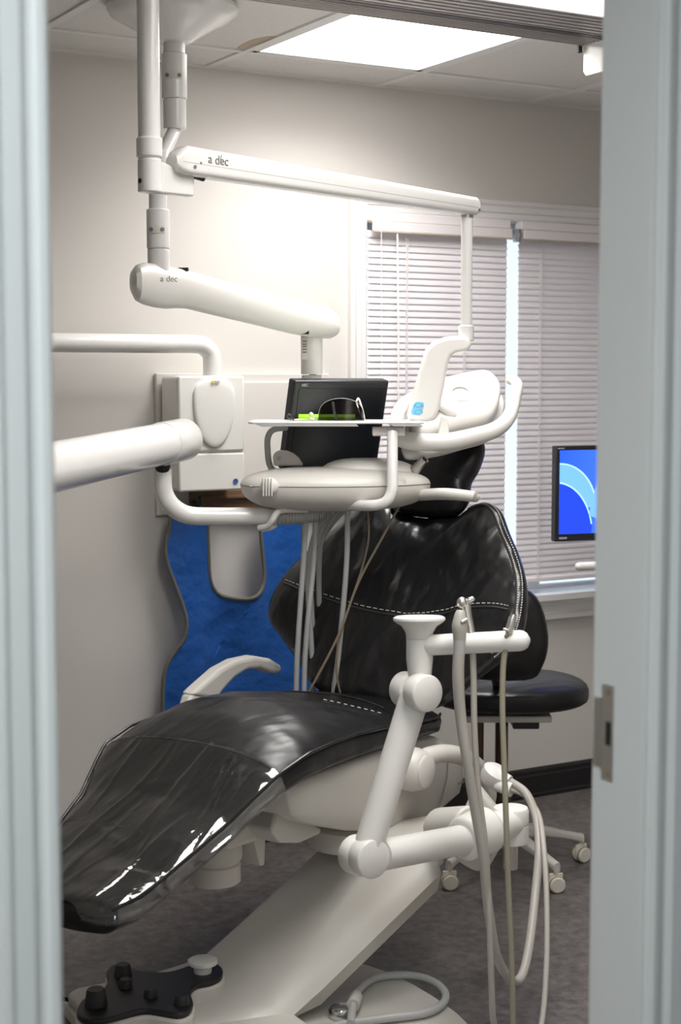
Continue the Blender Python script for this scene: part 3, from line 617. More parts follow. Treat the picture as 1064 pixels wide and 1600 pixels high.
g = G().prism(chpts([(432, 1272), (440, 1258), (462, 1255), (470, 1276), (505, 1296), (500, 1304), (470, 1318), (440, 1318), (425, 1300)], .17), -VV*.30); mk('under_shell', g, SHELL, chair, bevel=.012, seg=3)
g = G().prism(chpts([(350, 1318), (405, 1270), (440, 1246), (462, 1262), (440, 1300), (400, 1316), (360, 1330)], .10), -VV*.2); mk('foot_support', g, SHELL, chair, bevel=.012, seg=3)
g = G().prism(chpts([(396, 1300), (416, 1298), (414, 1352), (408, 1354), (404, 1340)], .08), -VV*.05); mk('bracket', g, SHELL, chair, bevel=.004)
mc = onZ(336, 1378, .33)
g = G().lathe([(.055, .0), (.060, .004), (.060, .045), (.056, .049), (.056, .055), (.064, .058), (.064, .09), (.05, .12), (.05, .17)], (mc.x, mc.y, .33), UP, 32); mk('tilt_motor', g, SHELL, chair)
g = G().lathe([(.10, 0), (.105, .01), (.105, .05), (.09, .06)], (1.93, 3.30, .335), UP, 36); mk('swivel_mount', g, SHELL, chair)
# backrest
BO = ch(.72, .045, .60); BD = (ch(1.03, .045, 1.12)-BO).normalized(); BN = VV.cross(BD).normalized()
if BN.dot(FW) > 0: BN = -BN
ho = [(.16, .045), (.22, .075), (.265, .12), (.335, .18), (.385, .228), (.392, .30), (.368, .385), (.325, .465), (.262, .552), (.215, .618), (.165, .640), (.128, .622), (.10, .602), (.05, .590)]
out = [(v, s_) for v, s_ in ho]+[(0, .587)]+[(-v, s_) for v, s_ in reversed(ho)]+[(-.08, .035), (0, .032), (.08, .035)]
def bbend(x, y): return .30*x*x+.03*math.exp(-((y-.30)/.12)**2)*.4+(.0028*math.sin(x*52+y*9+2.5*math.sin(y*11))+.0022*math.sin(x*95-y*14+1.5*math.sin(y*17)))*max(0, 1-abs(x)/.38)*(.6+.4*math.sin(y*23+x*13))
so = spl2(out, 8)
back = mk('backrest', G().pillow(so, BO, VV, BD, BN, .042, .045, 5, c=(0, .33), bend=bbend, edge=.006, rings=(1, .99, .965, .93, .89, .84, .79, .74, .69, .64, .59, .54, .49, .44, .39, .34, .29, .24, .19, .14, .09, .04)), LEATHERP, chair, ang=60)
def bsurf(x, y, lift=.0):
    # front of the cushion at (x, y): find the scale of the outline reached
    dx, dy = x, y-.33; a = math.atan2(dy, dx); best = 1e9; rr_ = 1
    for (px, py) in so:
        da = abs((math.atan2(py-.33, px)-a+math.pi) % (2*math.pi)-math.pi)
        if da < best: best = da; rr_ = math.hypot(px, py-.33)
    q = min(.995, math.hypot(dx, dy)/rr_)
    return BO+VV*x+BD*y+BN*(.006+.042*(1-q**5)**.5+bbend(x, y)+lift)
hs_ = [(-.36, .33), (-.30, .315), (-.2, .295), (-.1, .280), (0, .272), (.08, .272), (.15, .285), (.22, .305), (.30, .312), (.35, .308)]
P, _ = spline([V3((x, y, 0)) for x, y in hs_], [0]*len(hs_), 5)
mk('seam', G().tube([bsurf(p.x, p.y, .0005) for p in P], .0030, 6), SEAM, back)
g = G()
for p, q in zip(P[::1], P[1::1]):
    m = p+(q-p)*.6; g.tube([bsurf(p.x, p.y+.011, .0004), bsurf(m.x, m.y+.011, .0006)], .0013, 5)
mk('stitching', g, STITCH, back)
ed = [(.128, .612), (.165, .627), (.205, .607), (.25, .545), (.312, .46), (.352, .385), (.374, .30), (.366, .235), (.325, .192)]
P, _ = spline([V3((x, y, 0)) for x, y in ed], [0]*len(ed), 12)
g = G(); g2 = G()
for i, (p, q) in enumerate(zip(P, P[1:])):
    m = p+(q-p)*.55; t_ = (q-p).normalized(); n_ = V3((-t_.y, t_.x, 0))*.010
    for o_ in (V3((0, 0, 0)), n_): g.tube([bsurf(p.x+o_.x, p.y+o_.y, .0004), bsurf(m.x+o_.x, m.y+o_.y, .0006)], .0017, 5)
mk('stitching', g, STITCH, back)
mk('edge_seam', G().tube([bsurf(p.x*.987, p.y*.994+.002, .0006) for p in P], .0035, 6), SEAM, back)
# headrest and its stem
HO = BO+BD*.565+BN*.022; hdv = (BD*.97+BN*.12).normalized(); hn = VV.cross(hdv).normalized(); hn = hn if hn.dot(FW) < 0 else -hn
out = [(.06, .02), (.105, .035), (.125, .075), (.118, .12), (.135, .16), (.142, .21), (.125, .25), (.07, .272), (-.02, .275), (-.09, .268), (-.135, .245), (-.145, .20), (-.13, .155), (-.115, .115), (-.122, .07), (-.1, .035), (-.05, .02)]
hr = mk('headrest', G().pillow(spl2(out, 4), HO, VV, hdv, hn, .045, .035, 4, c=(0, .15), edge=.006, bend=lambda x, y: .8*x*x), LEATHER, chair, ang=60)
mk('seam', G().tube([HO+VV*x+hdv*(.118+.25*x*x)+hn*(.047+.8*x*x-abs(x)**3*9) for x in [-.10+.01*k for k in range(21)]], .0022, 6), SEAM, hr)
mk('headrest_stem', G().obox(BO+BD*.56-BN*.035, VV*.03, BD*.16, BN*.006), BLACKP, chair, bevel=.003)
mk('back_frame', G().prism([BO+VV*a+BD*b-BN*.075 for a, b in ((-.09, -.06), (.09, -.06), (.12, .25), (.07, .45), (-.07, .45), (-.12, .25))], BN*.045), CREAM, chair, bevel=.012)
g = G().prism([ch(u, -.20, z) for u, z in ((.70, .44), (.80, .45), (.845, .58), (.80, .63), (.74, .60), (.68, .52))], VV*.36); mk('back_hinge', g, CREAM, chair, bevel=.015, seg=3)
# armrests: pivot drum and arched bar, near one folded down, far one up
dc = chp(665, 1205, .30)
g = G().lathe([(.040, -.105), (.053, -.085), (.055, -.03), (.048, -.006), (.040, .0)], dc, VV, 36); drum = mk('armrest_drum', g, CREAM, chair)
g = G().lathe([(.040, -.002), (.041, .004), (.036, .007), (.0005, .007)], dc, VV, 36); mk('drum_cap', g, WHITE, drum)
arm_c = [(650, 1190, .27, .020), (668, 1182, .285, .0235), (695, 1177, .295, .023), (724, 1183, .30, .023), (745, 1198, .30, .0235), (758, 1220, .30, .0235), (764, 1240, .30, .021), (765, 1250, .30, .017)]
g = G().tube([chp(x, y, v) for x, y, v, r_ in arm_c], [r_ for *_, r_ in arm_c], 18, 5, dome=True); mk('armrest', g, CREAM, chair)
outl = [(300, 1086), (322, 1066), (346, 1045), (372, 1031), (400, 1025), (424, 1029), (440, 1039), (443, 1047), (436, 1053), (424, 1052), (408, 1045), (388, 1047), (368, 1060), (350, 1080), (340, 1096)]
g = G().prism(chpts(outl, -.30), -VV*.045); mk('armrest', g, CREAM, chair, bevel=.012, seg=4)
g = G().prism(chpts([(285, 1130), (300, 1084), (345, 1084), (345, 1130)], -.305), -VV*.035); mk('armrest_post', g, CREAM, chair, bevel=.01)
# clear protective sleeve on the foot end
ps = G(); rows = []; NU, NV = 64, 121
RDG = [(-.17, .10, .0050, .005), (-.125, -.06, .0035, .004), (-.07, .16, .0055, .005), (-.02, .05, .004, .006), (.035, .14, .0060, .005), (.075, -.08, .003, .004), (.11, .10, .0045, .005), (.15, .02, .004, .004), (.19, .06, .003, .004)]
def folds(u, v):
    h = .0014*math.sin(31*u+17*v)+.0010*math.sin(57*v-23*u+1.3)
    for i, (v0, sl, am, wd) in enumerate(RDG):
        c = v0+sl*(u+.2)+.006*math.sin(u*22+i*1.7); h += am*math.exp(-((v-c)/wd)**2)*(.55+.45*math.sin(u*13+i*2.1))
    for u0, sl, am in ((-.10, .35, .003), (-.26, -.3, .0035), (-.36, .25, .0035)): h += am*math.exp(-((u-u0-sl*v)/.006)**2)*(.5+.5*math.sin(v*25+u0*40))
    return h
for i in range(NU):
    u = -.453+.453*i/(NU-1); z, cr, w_, th = interp(ST, u); row = []; w2 = w_+.005
    for k in range(NV):
        t = -1.05+2.1*k/(NV-1)
        if abs(t) <= 1: v = t*w2; zz = seat_top(u, v*.985)+.0055+folds(u, v)+.004*max(0, (-.40-u)/.05)
        else:
            v = math.copysign(w2+.003, t)+math.copysign(.003*math.sin(u*60), t); zz = z-th*.42-(abs(t)-1)/.05*th*.16+.0015*math.sin(u*70)
        row.append(ch(u, v, zz))
    rows.append(row)
n = NV
ps.add([p for r in rows for p in r], [(i*n+k, i*n+k+1, (i+1)*n+k+1, (i+1)*n+k) for i in range(NU-1) for k in range(n-1)])
mk('plastic_sleeve', ps, FILM, ang=180, label='clear wrinkled plastic sleeve over the foot end of the chair', cat='cover')
# ================================================================== FOOT CONTROL
fc = onZ(228, 1556, .062); fcx = V3((.93, -.36, 0)).normalized(); fcy = V3((.36, .93, 0)).normalized()
ft = thing('foot_control', 'four-lobed chair foot switch with black rubber pad on the white base', 'foot control', (fc.x, fc.y, .0605))
def fpt(px, py, z): p = onZ(px, py, z); return p
fo = [(120, 1578), (128, 1562), (145, 1553), (160, 1545), (168, 1532), (166, 1518), (176, 1507), (195, 1505), (210, 1514), (232, 1517), (262, 1518), (290, 1510), (310, 1503), (332, 1503), (347, 1511), (346, 1524), (330, 1533), (308, 1538), (298, 1550), (302, 1565), (296, 1578), (278, 1584), (250, 1580), (225, 1577), (195, 1584), (165, 1592), (140, 1594), (124, 1588)]
P = [onZ(x, y, .108) for x, y in fo]
oo = spl2([((p-fc).dot(fcx), (p-fc).dot(fcy)) for p in P], 3)
g = G().prism([V3((fc.x, fc.y, .0608))+fcx*(x*1.03)+fcy*(y*1.03) for x, y in oo], (0, 0, .034)); mk('body', g, SHELL, ft, bevel=.006)
g = G().prism([V3((fc.x, fc.y, .0945))+fcx*x+fcy*y for x, y in oo], (0, 0, .014)); fp = mk('rubber_pad', g, RUBBER, ft, bevel=.005, seg=3)
for px, py, r_, h in ((150, 1570, .026, .038), (192, 1524, .022, .028), (196, 1542, .017, .020), (235, 1557, .016, .019), (284, 1568, .018, .021)):
    q = onZ(px, py, .1085); mk('knob', G().lathe([(r_, 0), (r_*.80, h*.9), (r_*.7, h), (.001, h)], (q.x, q.y, .1075), UP, 20), RUBBER, fp)
q = onZ(317, 1518, .11); mk('white_knob', G().lathe([(.020, 0), (.022, .016), (.034, .022), (.035, .030), (.030, .033), (.001, .034)], (q.x, q.y, .1075), UP, 28), WHITE, ft)
q = onZ(264, 1589, .078); mk('cable_hole', G().ell(q, V3((.004, 0, 0)), V3((0, .002, 0)), V3((0, 0, .005)), 8, 6), RUBBER, ft)
# hose and chrome block lying on the base
hz = thing('floor_hose', 'grey hose looped over the chair base with a chrome coupling', 'hose', onZ(600, 1560, .032))
mk('tubing', G().tube([onZ(x, y, z) for x, y, z in ((548, 1600, .05), (552, 1570, .055), (562, 1545, .052), (590, 1527, .048), (640, 1524, .045), (675, 1533, .044), (695, 1550, .044), (692, 1568, .044), (665, 1583, .044), (600, 1592, .044), (540, 1600, .044), (480, 1612, .044))], .0095, 12, 6), HOSEG, hz)
c = onZ(534, 1586, .035); mk('coupling', G().lathe([(.030, 0), (.031, .014), (.026, .022), (.012, .026), (.001, .026)], (c.x, c.y, .033), UP, 24), CHROME, hz)
mk('coupling_cap', G().tube([onZ(551, 1572, .055), onZ(556, 1557, .054)], .016, 14), SHELL, hz)
# ================================================================== DELIVERY UNIT
dl = thing('delivery_unit', 'cream dental instrument head with instrument tray carried on a thick white arm', 'delivery unit', at(525, 760, 4.15))
B0 = at(252, 694, 3.98); B1 = at(88, 729, 3.30); bd = (B1-B0).normalized(); Bend = B0+bd*1.65
mk('support_arm', G().tube([B0, Bend], .0535, 32), METALW, dl)
cp = at(289, 686, 4.13); cdir = (B0-cp).normalized()
mk('arm_end_cap', G().tube([cp, cp-cdir*-.012, B0+bd*.0], [.050, .0555, .0560], 32), METALW, dl, bevel=.004)
g = G().tube([Bend+V3((0, 0, .05)), V3((Bend.x, Bend.y, .03))], .045, 24); mk('floor_post', g, METALW, dl)
mk('post_foot', G().lathe([(.16, 0), (.16, .02), (.12, .035), (.05, .04)], (Bend.x, Bend.y, .001), UP, 32), SHELL, dl)
j0 = at(254, 735, 4.02)
mk('arm_joint', G().tube([at(254, 715, 4.0), at(254, 742, 4.02)], .020, 16), RUBBER, dl)
mk('bent_pipe', G().tube(ats([(254, 732, 4.02), (254, 756, 4.02), (257, 772, 4.025), (266, 788, 4.03), (281, 800, 4.04), (300, 806, 4.05), (330, 807, 4.06), (380, 807, 4.08), (430, 807, 4.10)]), .0238, 22, 6), METALW, dl)
g = G(); P = ats([(428, 806, 4.10), (455, 806, 4.11), (480, 803, 4.12), (503, 799, 4.13), (515, 795, 4.14)])
g.tube(P, [.0225, .0225, .0225, .020, .018], 18, 5); fx = mk('flexible_sleeve', g, HOSEG, dl)
P2, _ = spline(P, [0]*5, 12); g = G()
for k in range(2, len(P2)-2, 2):
    c = P2[k]; t_ = (P2[k+1]-P2[k-1]).normalized(); g.tube([c-t_*.0014, c+t_*.0014], .0245, 18)
mk('sleeve_ribs', g, HOSEG, fx)
g = G().tube(ats([(404, 825, 4.07), (418, 822, 4.06), (426, 812, 4.05), (433, 801, 4.05), (445, 797, 4.06), (480, 796, 4.08)]), .0085, 10, 5); mk('hose_clamp', g, WHITE, dl)
g = G().tube(ats([(410, 828, 4.09), (426, 824, 4.10), (434, 815, 4.11), (440, 806, 4.10), (452, 800, 4.09)]), .006, 8, 5); mk('hose_clamp', g, WHITE, dl)
# control head
hx = RT; hy = F0
hcn = at(524, 757, 4.14)
ou = [(-.25, 0), (-.246, .06), (-.20, .11), (-.12, .14), (0, .155), (.12, .15), (.195, .11), (.235, .05), (.252, .0), (.235, -.035), (.18, -.085), (.10, -.125), (0, -.145), (-.10, -.145), (-.20, -.125), (-.243, -.072)]
def hb(x, y): return .010*math.sin(x*4)
hdo = mk('control_head', G().pillow(spl2(ou, 5), hcn, hx, hy, UP, .042, .064, 3.0, pb=3.6, edge=.004, bend=lambda x, y: -.0), CREAM, dl)
mk('head_seam', G().tube([hcn+hx*x*1.001+hy*y*1.001+UP*.003 for x, y in spl2(ou, 5)], .0012, 6, cap=False), GREYINK, hdo)
ou2 = [(-.04, .02), (-.03, .09), (.03, .13), (.12, .13), (.19, .08), (.22, .02), (.17, -.03), (.08, -.05), (0, -.03)]
mk('touch_pad_dome', G().pillow(spl2(ou2, 5), hcn+UP*.026, hx, hy, UP, .042, .01, 3, c=(.08, .04)), WHITE, hdo)
mk('side_button', G().lathe([(.0095, -.002), (.0095, .001), (.0085, .0015), (.001, .0015)], at(629, 752, 4.055), (RT*.35-F0).normalized(), 20), CREAM, hdo)
for px, py, dd in ((494, 780, 4.055), (588, 776, 4.06)): mk('screw_hole', G().ell(at(px, py, dd), RT*.005, UP*.005, F0*.004, 10, 6), HOSET, hdo)
c = at(400, 759, 4.035); nx = (-F0-RT*.55).normalized()
mk('brass_jack', G().lathe([(.012, -.01), (.012, .004), (.008, .005), (.007, 0), (.0005, 0)], c, nx, 18), BRASS, hdo)
mk('jack_lever', G().tube([c+nx*.004, at(391, 760, 4.01)], .0032, 8, dome=True), STEEL, hdo)
mk('hose_plug', G().ell(at(421, 760, 3.995), RT*.024, UP*.024, F0*.018, 18, 10), WHITE, hdo)
g = G()
for k in range(4): g.box(*[(V3(at(411+k*4.4, 768, 3.975))+V3(o_)) for o_ in ((-.0018, -.003, -.012), (.0018, .003, .034))])
mk('plug_fins', g, WHITE, hdo, bevel=.001)
fo2 = [(427, 728), (426, 712), (430, 706), (437, 704), (448, 705), (458, 709), (466, 716), (474, 728)]
g = G().prism(ats([(x, y, 4.23) for x, y in fo2]), F0*.045); fin = mk('handpiece_holder', g, CREAM, dl, bevel=.009, seg=3)
mk('holder_screw', G().lathe([(.006, 0), (.006, .002), (.0005, .002)], at(436, 716, 4.226), -F0, 14), HOSEG, fin)
# handle bar and chrome tip
mk('handle_bar', G().tube(ats([(640, 777, 4.16), (665, 773, 4.10), (700, 772, 4.02), (741, 776, 3.96)]), [.010, .0155, .0155, .014], 16, 5, dome=True), CREAM, dl)
mk('handle_cap', G().lathe([(.0135, 0), (.0145, .003), (.011, .006), (.0005, .007)], at(743, 776, 3.955), (RT*.8-F0*.5).normalized(), 18), HOSET, dl)
mk('handpiece_tip', G().tube(ats([(648, 735, 4.14), (657, 725, 4.13), (664, 717, 4.12)]), [.015, .0125, .012], 14), STEEL, dl)
mk('tip_bore', G().tube(ats([(663.6, 717.5, 4.12), (665, 716, 4.119)]), .007, 10), RUBBER, dl)
# tray and its rod
ty = [at(391, 657, 4.12), at(660, 658, 4.10)]
tz = at(520, 659, 4.02).z
tc_ = at(526, 659, 4.13)
to = [(-.228, -.10), (-.215, -.125), (.05, -.125), (.075, -.118), (.09, -.118), (.115, -.125), (.215, -.125), (.225, -.11), (.222, .11), (.21, .12), (-.215, .12), (-.228, .105)]
g = G().prism([V3((tc_.x, tc_.y, tz))+RT*x+F0*y for x, y in to], (0, 0, -.0055)); trm = mk('tray', g, METALW, dl, bevel=.002)
g = G()
for x0, x1 in ((-.222, .045), (.118, .212)): g.prism([V3((tc_.x, tc_.y, tz))+RT*x0-F0*.125, V3((tc_.x, tc_.y, tz))+RT*x1-F0*.125, V3((tc_.x, tc_.y, tz-.012))+RT*(x1+.012)-F0*.122, V3((tc_.x, tc_.y, tz-.012))+RT*(x0+.03)-F0*.122], F0*.006)
mk('tray_lip', g, METALW, trm, bevel=.002)
mk('tray_block', G().obox(at(607, 674, 4.06), RT*.042, F0*.03, UP*.0115), CREAM, dl, bevel=.003)
mk('tray_rod', G().tube(ats([(613, 676, 4.03), (613, 720, 4.0), (613, 758, 3.985), (611, 771, 3.982), (605, 782, 3.98), (594, 788, 3.985), (575, 790, 4.0), (543, 789, 4.06)]), .0142, 18, 6), METALW, dl)
# handpiece hoses hanging from the head
def hose(name, pts, r, m, par, sub=8, n=10): return mk(name, G().tube(ats(pts), r, n, sub), m, par)
for pts in ([(478, 812, 4.12), (474, 880, 4.14), (467, 980, 4.16), (463, 1060, 4.18), (463, 1150, 4.2)],
            [(493, 808, 4.14), (490, 880, 4.16), (482, 960, 4.17), (476, 1040, 4.19), (474, 1150, 4.21)],
            [(510, 800, 4.17), (490, 840, 4.20), (481, 900, 4.22), (486, 1000, 4.25), (489, 1060, 4.27), (490, 1150, 4.29)],
            [(525, 798, 4.18), (505, 825, 4.22), (486, 880, 4.25), (490, 1000, 4.29), (500, 1060, 4.31), (503, 1150, 4.33)],
            [(543, 798, 4.10), (542, 870, 4.12), (536, 950, 4.15), (528, 1030, 4.18), (521, 1085, 4.2), (519, 1150, 4.22)],
            [(538, 797, 4.20), (516, 822, 4.24), (500, 860, 4.27), (500, 980, 4.31), (510, 1070, 4.34), (512, 1150, 4.36)]):
    hose('handpiece_hose', pts, .0073, HOSEG, dl)
c1 = hose('brown_cord', [(628, 783, 4.16), (600, 835, 4.15), (560, 910, 4.14), (530, 990, 4.14), (490, 1068, 4.15), (474, 1094, 4.17), (468, 1110, 4.19)], .0036, CORDB, None, n=8)
tag(c1, 'long brown cord slanting down across the left of the black backrest', 'cord')
c2 = hose('brown_cord', [(574, 795, 4.10), (576, 840, 4.12), (565, 890, 4.14), (545, 950, 4.14), (528, 1010, 4.15), (527, 1060, 4.16), (536, 1098, 4.18), (540, 1115, 4.2)], .0028, CORDB, None, n=8); tag(c2, 'thinner brown cord hanging in a loose curve in front of the backrest', 'cord')
# ================================================================== THINGS ON THE TRAY
tz0 = tz+.0005
def tp(px, dy): # point on the tray top
    r = ray(px, 657); t = (V3((tc_.x, tc_.y, 0))+F0*dy-EYE).dot(F0)/r.dot(F0); q = EYE+r*t; return V3((q.x, q.y, tz0))
cg = thing('green_glasses', 'lime green safety glasses lying behind the dark lens on the tray', 'glasses', tp(510, .02))
for px0, px1, dy0 in ((466, 555, .02),):
    g = G(); p0, p1 = tp(px0, dy0), tp(px1, dy0-.03)
    g.prism([p0, p1, p1+UP*.010, p0+UP*.010+ (p1-p0)*.0], F0*.008); mk('browbar', g, GREEN, cg, bevel=.003)
    g = G().prism([p0+UP*.001+F0*.012, p1+UP*.001+F0*.012, p1+F0*.05+UP*.012, p0+F0*.05+UP*.012], UP*.003); mk('lens', g, GREEN, cg)
sg = thing('safety_glasses', 'dark smoked wraparound safety glasses standing on the instrument tray', 'glasses', tp(535, -.03))
lc = tp(533, -.03); rows = []
n = 21
for j in range(7):
    f = j/6; row = []
    for k in range(n):
        a = math.pi*(k/(n-1)); x = -.062*math.cos(a)*(1-.03*f); h = (.058*math.sin(a)**.62)*f; y = -.035*math.sin(a)*(1-.35*f)
        row.append(lc+RT*x+F0*(y+.02)+UP*(h+.0008))
    rows.append(row)
g = G(); 
allp = [p for r in rows for p in r]; inn = [p+F0*.002 for p in allp]; m_ = len(allp)
ff = [(i*n+k, i*n+k+1, (i+1)*n+k+1, (i+1)*n+k) for i in range(6) for k in range(n-1)]
g.add(allp+inn, ff+[tuple(m_+i for i in reversed(q)) for q in ff]); mk('lens', g, LENS, sg)
mk('rim', G().tube(rows[-1], .0006, 6), HOSEG, sg)
mk('nose_bridge', G().tube([lc-RT*.022+F0*-.004+UP*.048, lc-RT*.018+F0*-.02+UP*.025, lc-RT*.012-F0*.01+UP*.002], .004, 8), RUBBER, sg)
for s_, P in ((1, [lc+RT*.040-F0*.0+UP*.05, lc+RT*.046+F0*.01+UP*.058, lc+RT*.056+F0*.03+UP*.03, lc+RT*.062+F0*.04+UP*.002]),):
    mk('temple', G().tube(P, .0022, 8, 4), CORDW, sg)
mk('temple', G().tube([lc+RT*.04+UP*.048, lc+RT*.05+F0*.01+UP*.02, lc+RT*.062+F0*.02+UP*.004], .0022, 8, 4), STEEL, sg)
eg = thing('wire_glasses', 'folded wire frame glasses at the left end of the instrument tray', 'glasses', tp(455, -.02))
for px, hgt in ((452, .017), (487, .020)):
    p = tp(px, -.02); mk('temple_tip', G().tube([p+RT*.012+UP*.001, p+RT*.004+UP*hgt*.8, p-RT*.003+UP*hgt, p-RT*.006+UP*hgt*.75, p-RT*.002+UP*hgt*.35, p+RT*.006+UP*.003], .0022, 8, 4), BLACKP if px == 452 else STEEL, eg)
mk('wire', G().tube([tp(455, -.02)+UP*.002, tp(470, .0)+UP*.002, tp(492, -.02)+UP*.002], .0016, 6), STEEL, eg)
# ================================================================== ASSISTANT ARM
aa = thing('assistant_arm', 'white jointed assistant instrument arm on the near side of the chair', 'instrument arm', at(800, 1300, 3.75))
vax = (VV*.8+RT*.25-F0*.3).normalized()
J1 = at(585, 1338, 3.30); J2 = at(668, 1083, 3.34)
def disc(c, r_, h0, h1, ax, nm, m=WHITE): return mk(nm, G().lathe([(r_*.93, h0), (r_, h0+.004), (r_, h1-.005), (r_*.97, h1-.002), (r_*.9, h1), (.0005, h1)], c, ax, 36), m, aa)
ax1 = (RT*.52-F0*.80+UP*.05).normalized()
disc(at(570, 1340, 3.345), .0425, -.045, -.002, ax1, 'elbow_joint'); disc(at(580, 1341, 3.30), .042, -.03, .012, ax1, 'elbow_cap')
mk('upper_arm', G().tube(ats([(577, 1318, 3.32), (648, 1088, 3.36)]), [.0315, .0325], 26), WHITE, aa)
disc(at(648, 1080, 3.37), .039, -.045, .0, ax1, 'shoulder_joint'); disc(at(664, 1083, 3.32), .040, -.03, .012, ax1, 'shoulder_cap')
mk('lower_arm', G().tube(ats([(596, 1336, 3.33), (745, 1308, 3.52)]), .0335, 26), WHITE, aa)
mk('knuckle', G().tube(ats([(722, 1312, 3.49), (762, 1296, 3.55)]), [.050, .055], 28), WHITE, aa, bevel=.008)
mk('pivot_link', G().tube(ats([(752, 1300, 3.54), (802, 1284, 3.66)]), .036, 24), WHITE, aa)
pv = at(798, 1285, 3.66)
mk('pivot_drum', G().lathe([(.030, -.048), (.041, -.046), (.042, -.040), (.042, -.005), (.040, -.003)], pv, UP, 32), WHITE, aa)
mk('drum_cap', G().lathe([(.042, .0), (.0425, .003), (.0425, .030), (.039, .036), (.0005, .037)], pv, UP, 32), WHITE, aa)
mk('drum_stem', G().tube([pv-UP*.045, pv-UP*.11], .018, 16), STEEL, aa)
# upright with flared cap
kq = 3.36/FPX; up0 = at(656, 1064, 3.37); top = at(655, 967, 3.37)
axu = (top-up0).normalized(); Lh = (top-up0).length
mk('upright', G().lathe([(.0225, 0), (.0255, Lh*.10), (.029, Lh*.36), (.0285, Lh*.60), (.0285, Lh*.68)], up0, axu, 32), WHITE, aa)
mk('flared_cap', G().lathe([(.0285, Lh*.685), (.030, Lh*.78), (.038, Lh*.88), (.052, Lh*.95), (.0565, Lh*.985), (.056, Lh*1.02), (.050, Lh*1.045), (.02, Lh*1.055), (.0005, Lh*1.056)], up0, axu, 36), WHITE, aa)
h0 = at(672, 1008, 3.36); h1 = at(812, 1001, 3.31)
mk('holder_bar', G().tube([h0, h1], [.0225, .0225], 24, dome=True), WHITE, aa, bevel=.0)
# brackets joining the arm to the chair
mk('arm_mount', G().tube(ats([(690, 1296, 3.74), (738, 1290, 3.60)]), [.052, .046], 24), SHELL, aa, bevel=.006)
g = G().prism(ats([(x, y, 3.72) for x, y in ((722, 1290), (742, 1242), (752, 1234), (775, 1262), (788, 1278), (770, 1292))]), F0*.07); mk('mount_gusset', g, SHELL, aa, bevel=.01, seg=3)
g = G().prism(ats([(x, y, 3.60) for x, y in ((700, 1330), (782, 1305), (778, 1335), (762, 1362), (742, 1364), (722, 1352))]), F0*.12); mk('mount_housing', g, SHELL, aa, bevel=.012, seg=3)
g = G().prism(ats([(x, y, 3.78) for x, y in ((600, 1312), (650, 1302), (690, 1296), (694, 1350), (686, 1356), (640, 1340), (610, 1330))]), F0*.14); mk('mount_block', g, SHELL, aa, bevel=.012, seg=3)
# hose connectors behind the chair
cb = thing('hose_connector', 'white hose connector block behind the folded armrest', 'connector', at(790, 1215, 3.85))
mk('connector_head', G().lathe([(.028, -.035), (.034, -.02), (.034, .0), (.024, .008), (.001, .009)], at(776, 1205, 3.86), (UP*.8+RT*.4-F0*.3).normalized(), 24), WHITE, cb)
mk('connector_neck', G().tube(ats([(776, 1212, 3.86), (796, 1222, 3.84)]), [.020, .016], 16), WHITE, cb)
mk('connector_neck', G().tube(ats([(776, 1226, 3.85), (800, 1234, 3.83)]), [.016, .019], 16), WHITE, cb)
# instruments with their hoses, held on the bar
def instr(name, label, base): return thing(name, label, 'dental instrument', base)
i1 = instr('suction_handpiece', 'thick grey suction handpiece, nearest the flared cap on the holder bar', at(718, 1020, 3.29))
mk('body', G().tube(ats([(720, 954, 3.29), (719, 962, 3.288), (718, 978, 3.285), (718, 996, 3.285), (718, 1002, 3.285)]), [.0085, .0125, .0165, .014, .0125], 14, 3), HOSET, i1)
mk('lever', G().tube(ats([(722, 972, 3.27), (729, 968, 3.275)]), .0035, 8, dome=True), STEEL, i1)
mk('socket', G().tube(ats([(718, 1000, 3.285), (717, 1024, 3.285)]), [.0135, .0115], 14), HOSEG, i1)
hose('hose', [(717, 1020, 3.285), (716, 1060, 3.285), (720, 1120, 3.29), (730, 1190, 3.29), (743, 1270, 3.30), (755, 1340, 3.31), (763, 1420, 3.33), (775, 1490, 3.36), (792, 1525, 3.40), (806, 1534, 3.45), (818, 1518, 3.5), (828, 1470, 3.56), (836, 1400, 3.64), (842, 1330, 3.70), (838, 1280, 3.76), (822, 1240, 3.80), (798, 1222, 3.84)], [.0125, .0125, .0115, .0110]+[.0105]*13, HOSET, i1, 8, 12)
i2 = instr('air_water_syringe', 'silver air and water syringe standing behind the holder bar', at(733, 1010, 3.34))
mk('body', G().tube(ats([(727, 938, 3.35), (730, 960, 3.345), (735, 985, 3.34), (738, 1004, 3.335)]), [.011, .0095, .009, .0105], 14), STEEL, i2)
mk('head', G().ell(at(722, 942, 3.345), RT*.012, UP*.013, F0*.012, 14, 8), STEEL, i2)
mk('button', G().tube(ats([(732, 938, 3.345), (738, 936, 3.345)]), .006, 10, dome=True), CHROME, i2)
hose('hose', [(738, 1000, 3.335), (740, 1060, 3.335), (741, 1130, 3.33), (746, 1220, 3.33), (757, 1310, 3.33), (762, 1380, 3.32), (765, 1450, 3.32), (768, 1540, 3.33), (772, 1600, 3.35), (790, 1640, 3.40), (825, 1640, 3.44), (846, 1600, 3.48), (854, 1500, 3.55), (854, 1400, 3.62), (850, 1330, 3.68), (842, 1275, 3.76), (822, 1245, 3.80), (800, 1234, 3.83)], .0068, HOSET, i2, 8, 10)
i3 = instr('saliva_ejector', 'small steel saliva ejector at the free end of the holder bar', at(795, 1000, 3.29))
mk('body', G().tube(ats([(803, 960, 3.30), (800, 968, 3.30), (797, 980, 3.30), (795, 990, 3.30)]), [.0065, .0085, .0095, .0085], 14), STEEL, i3)
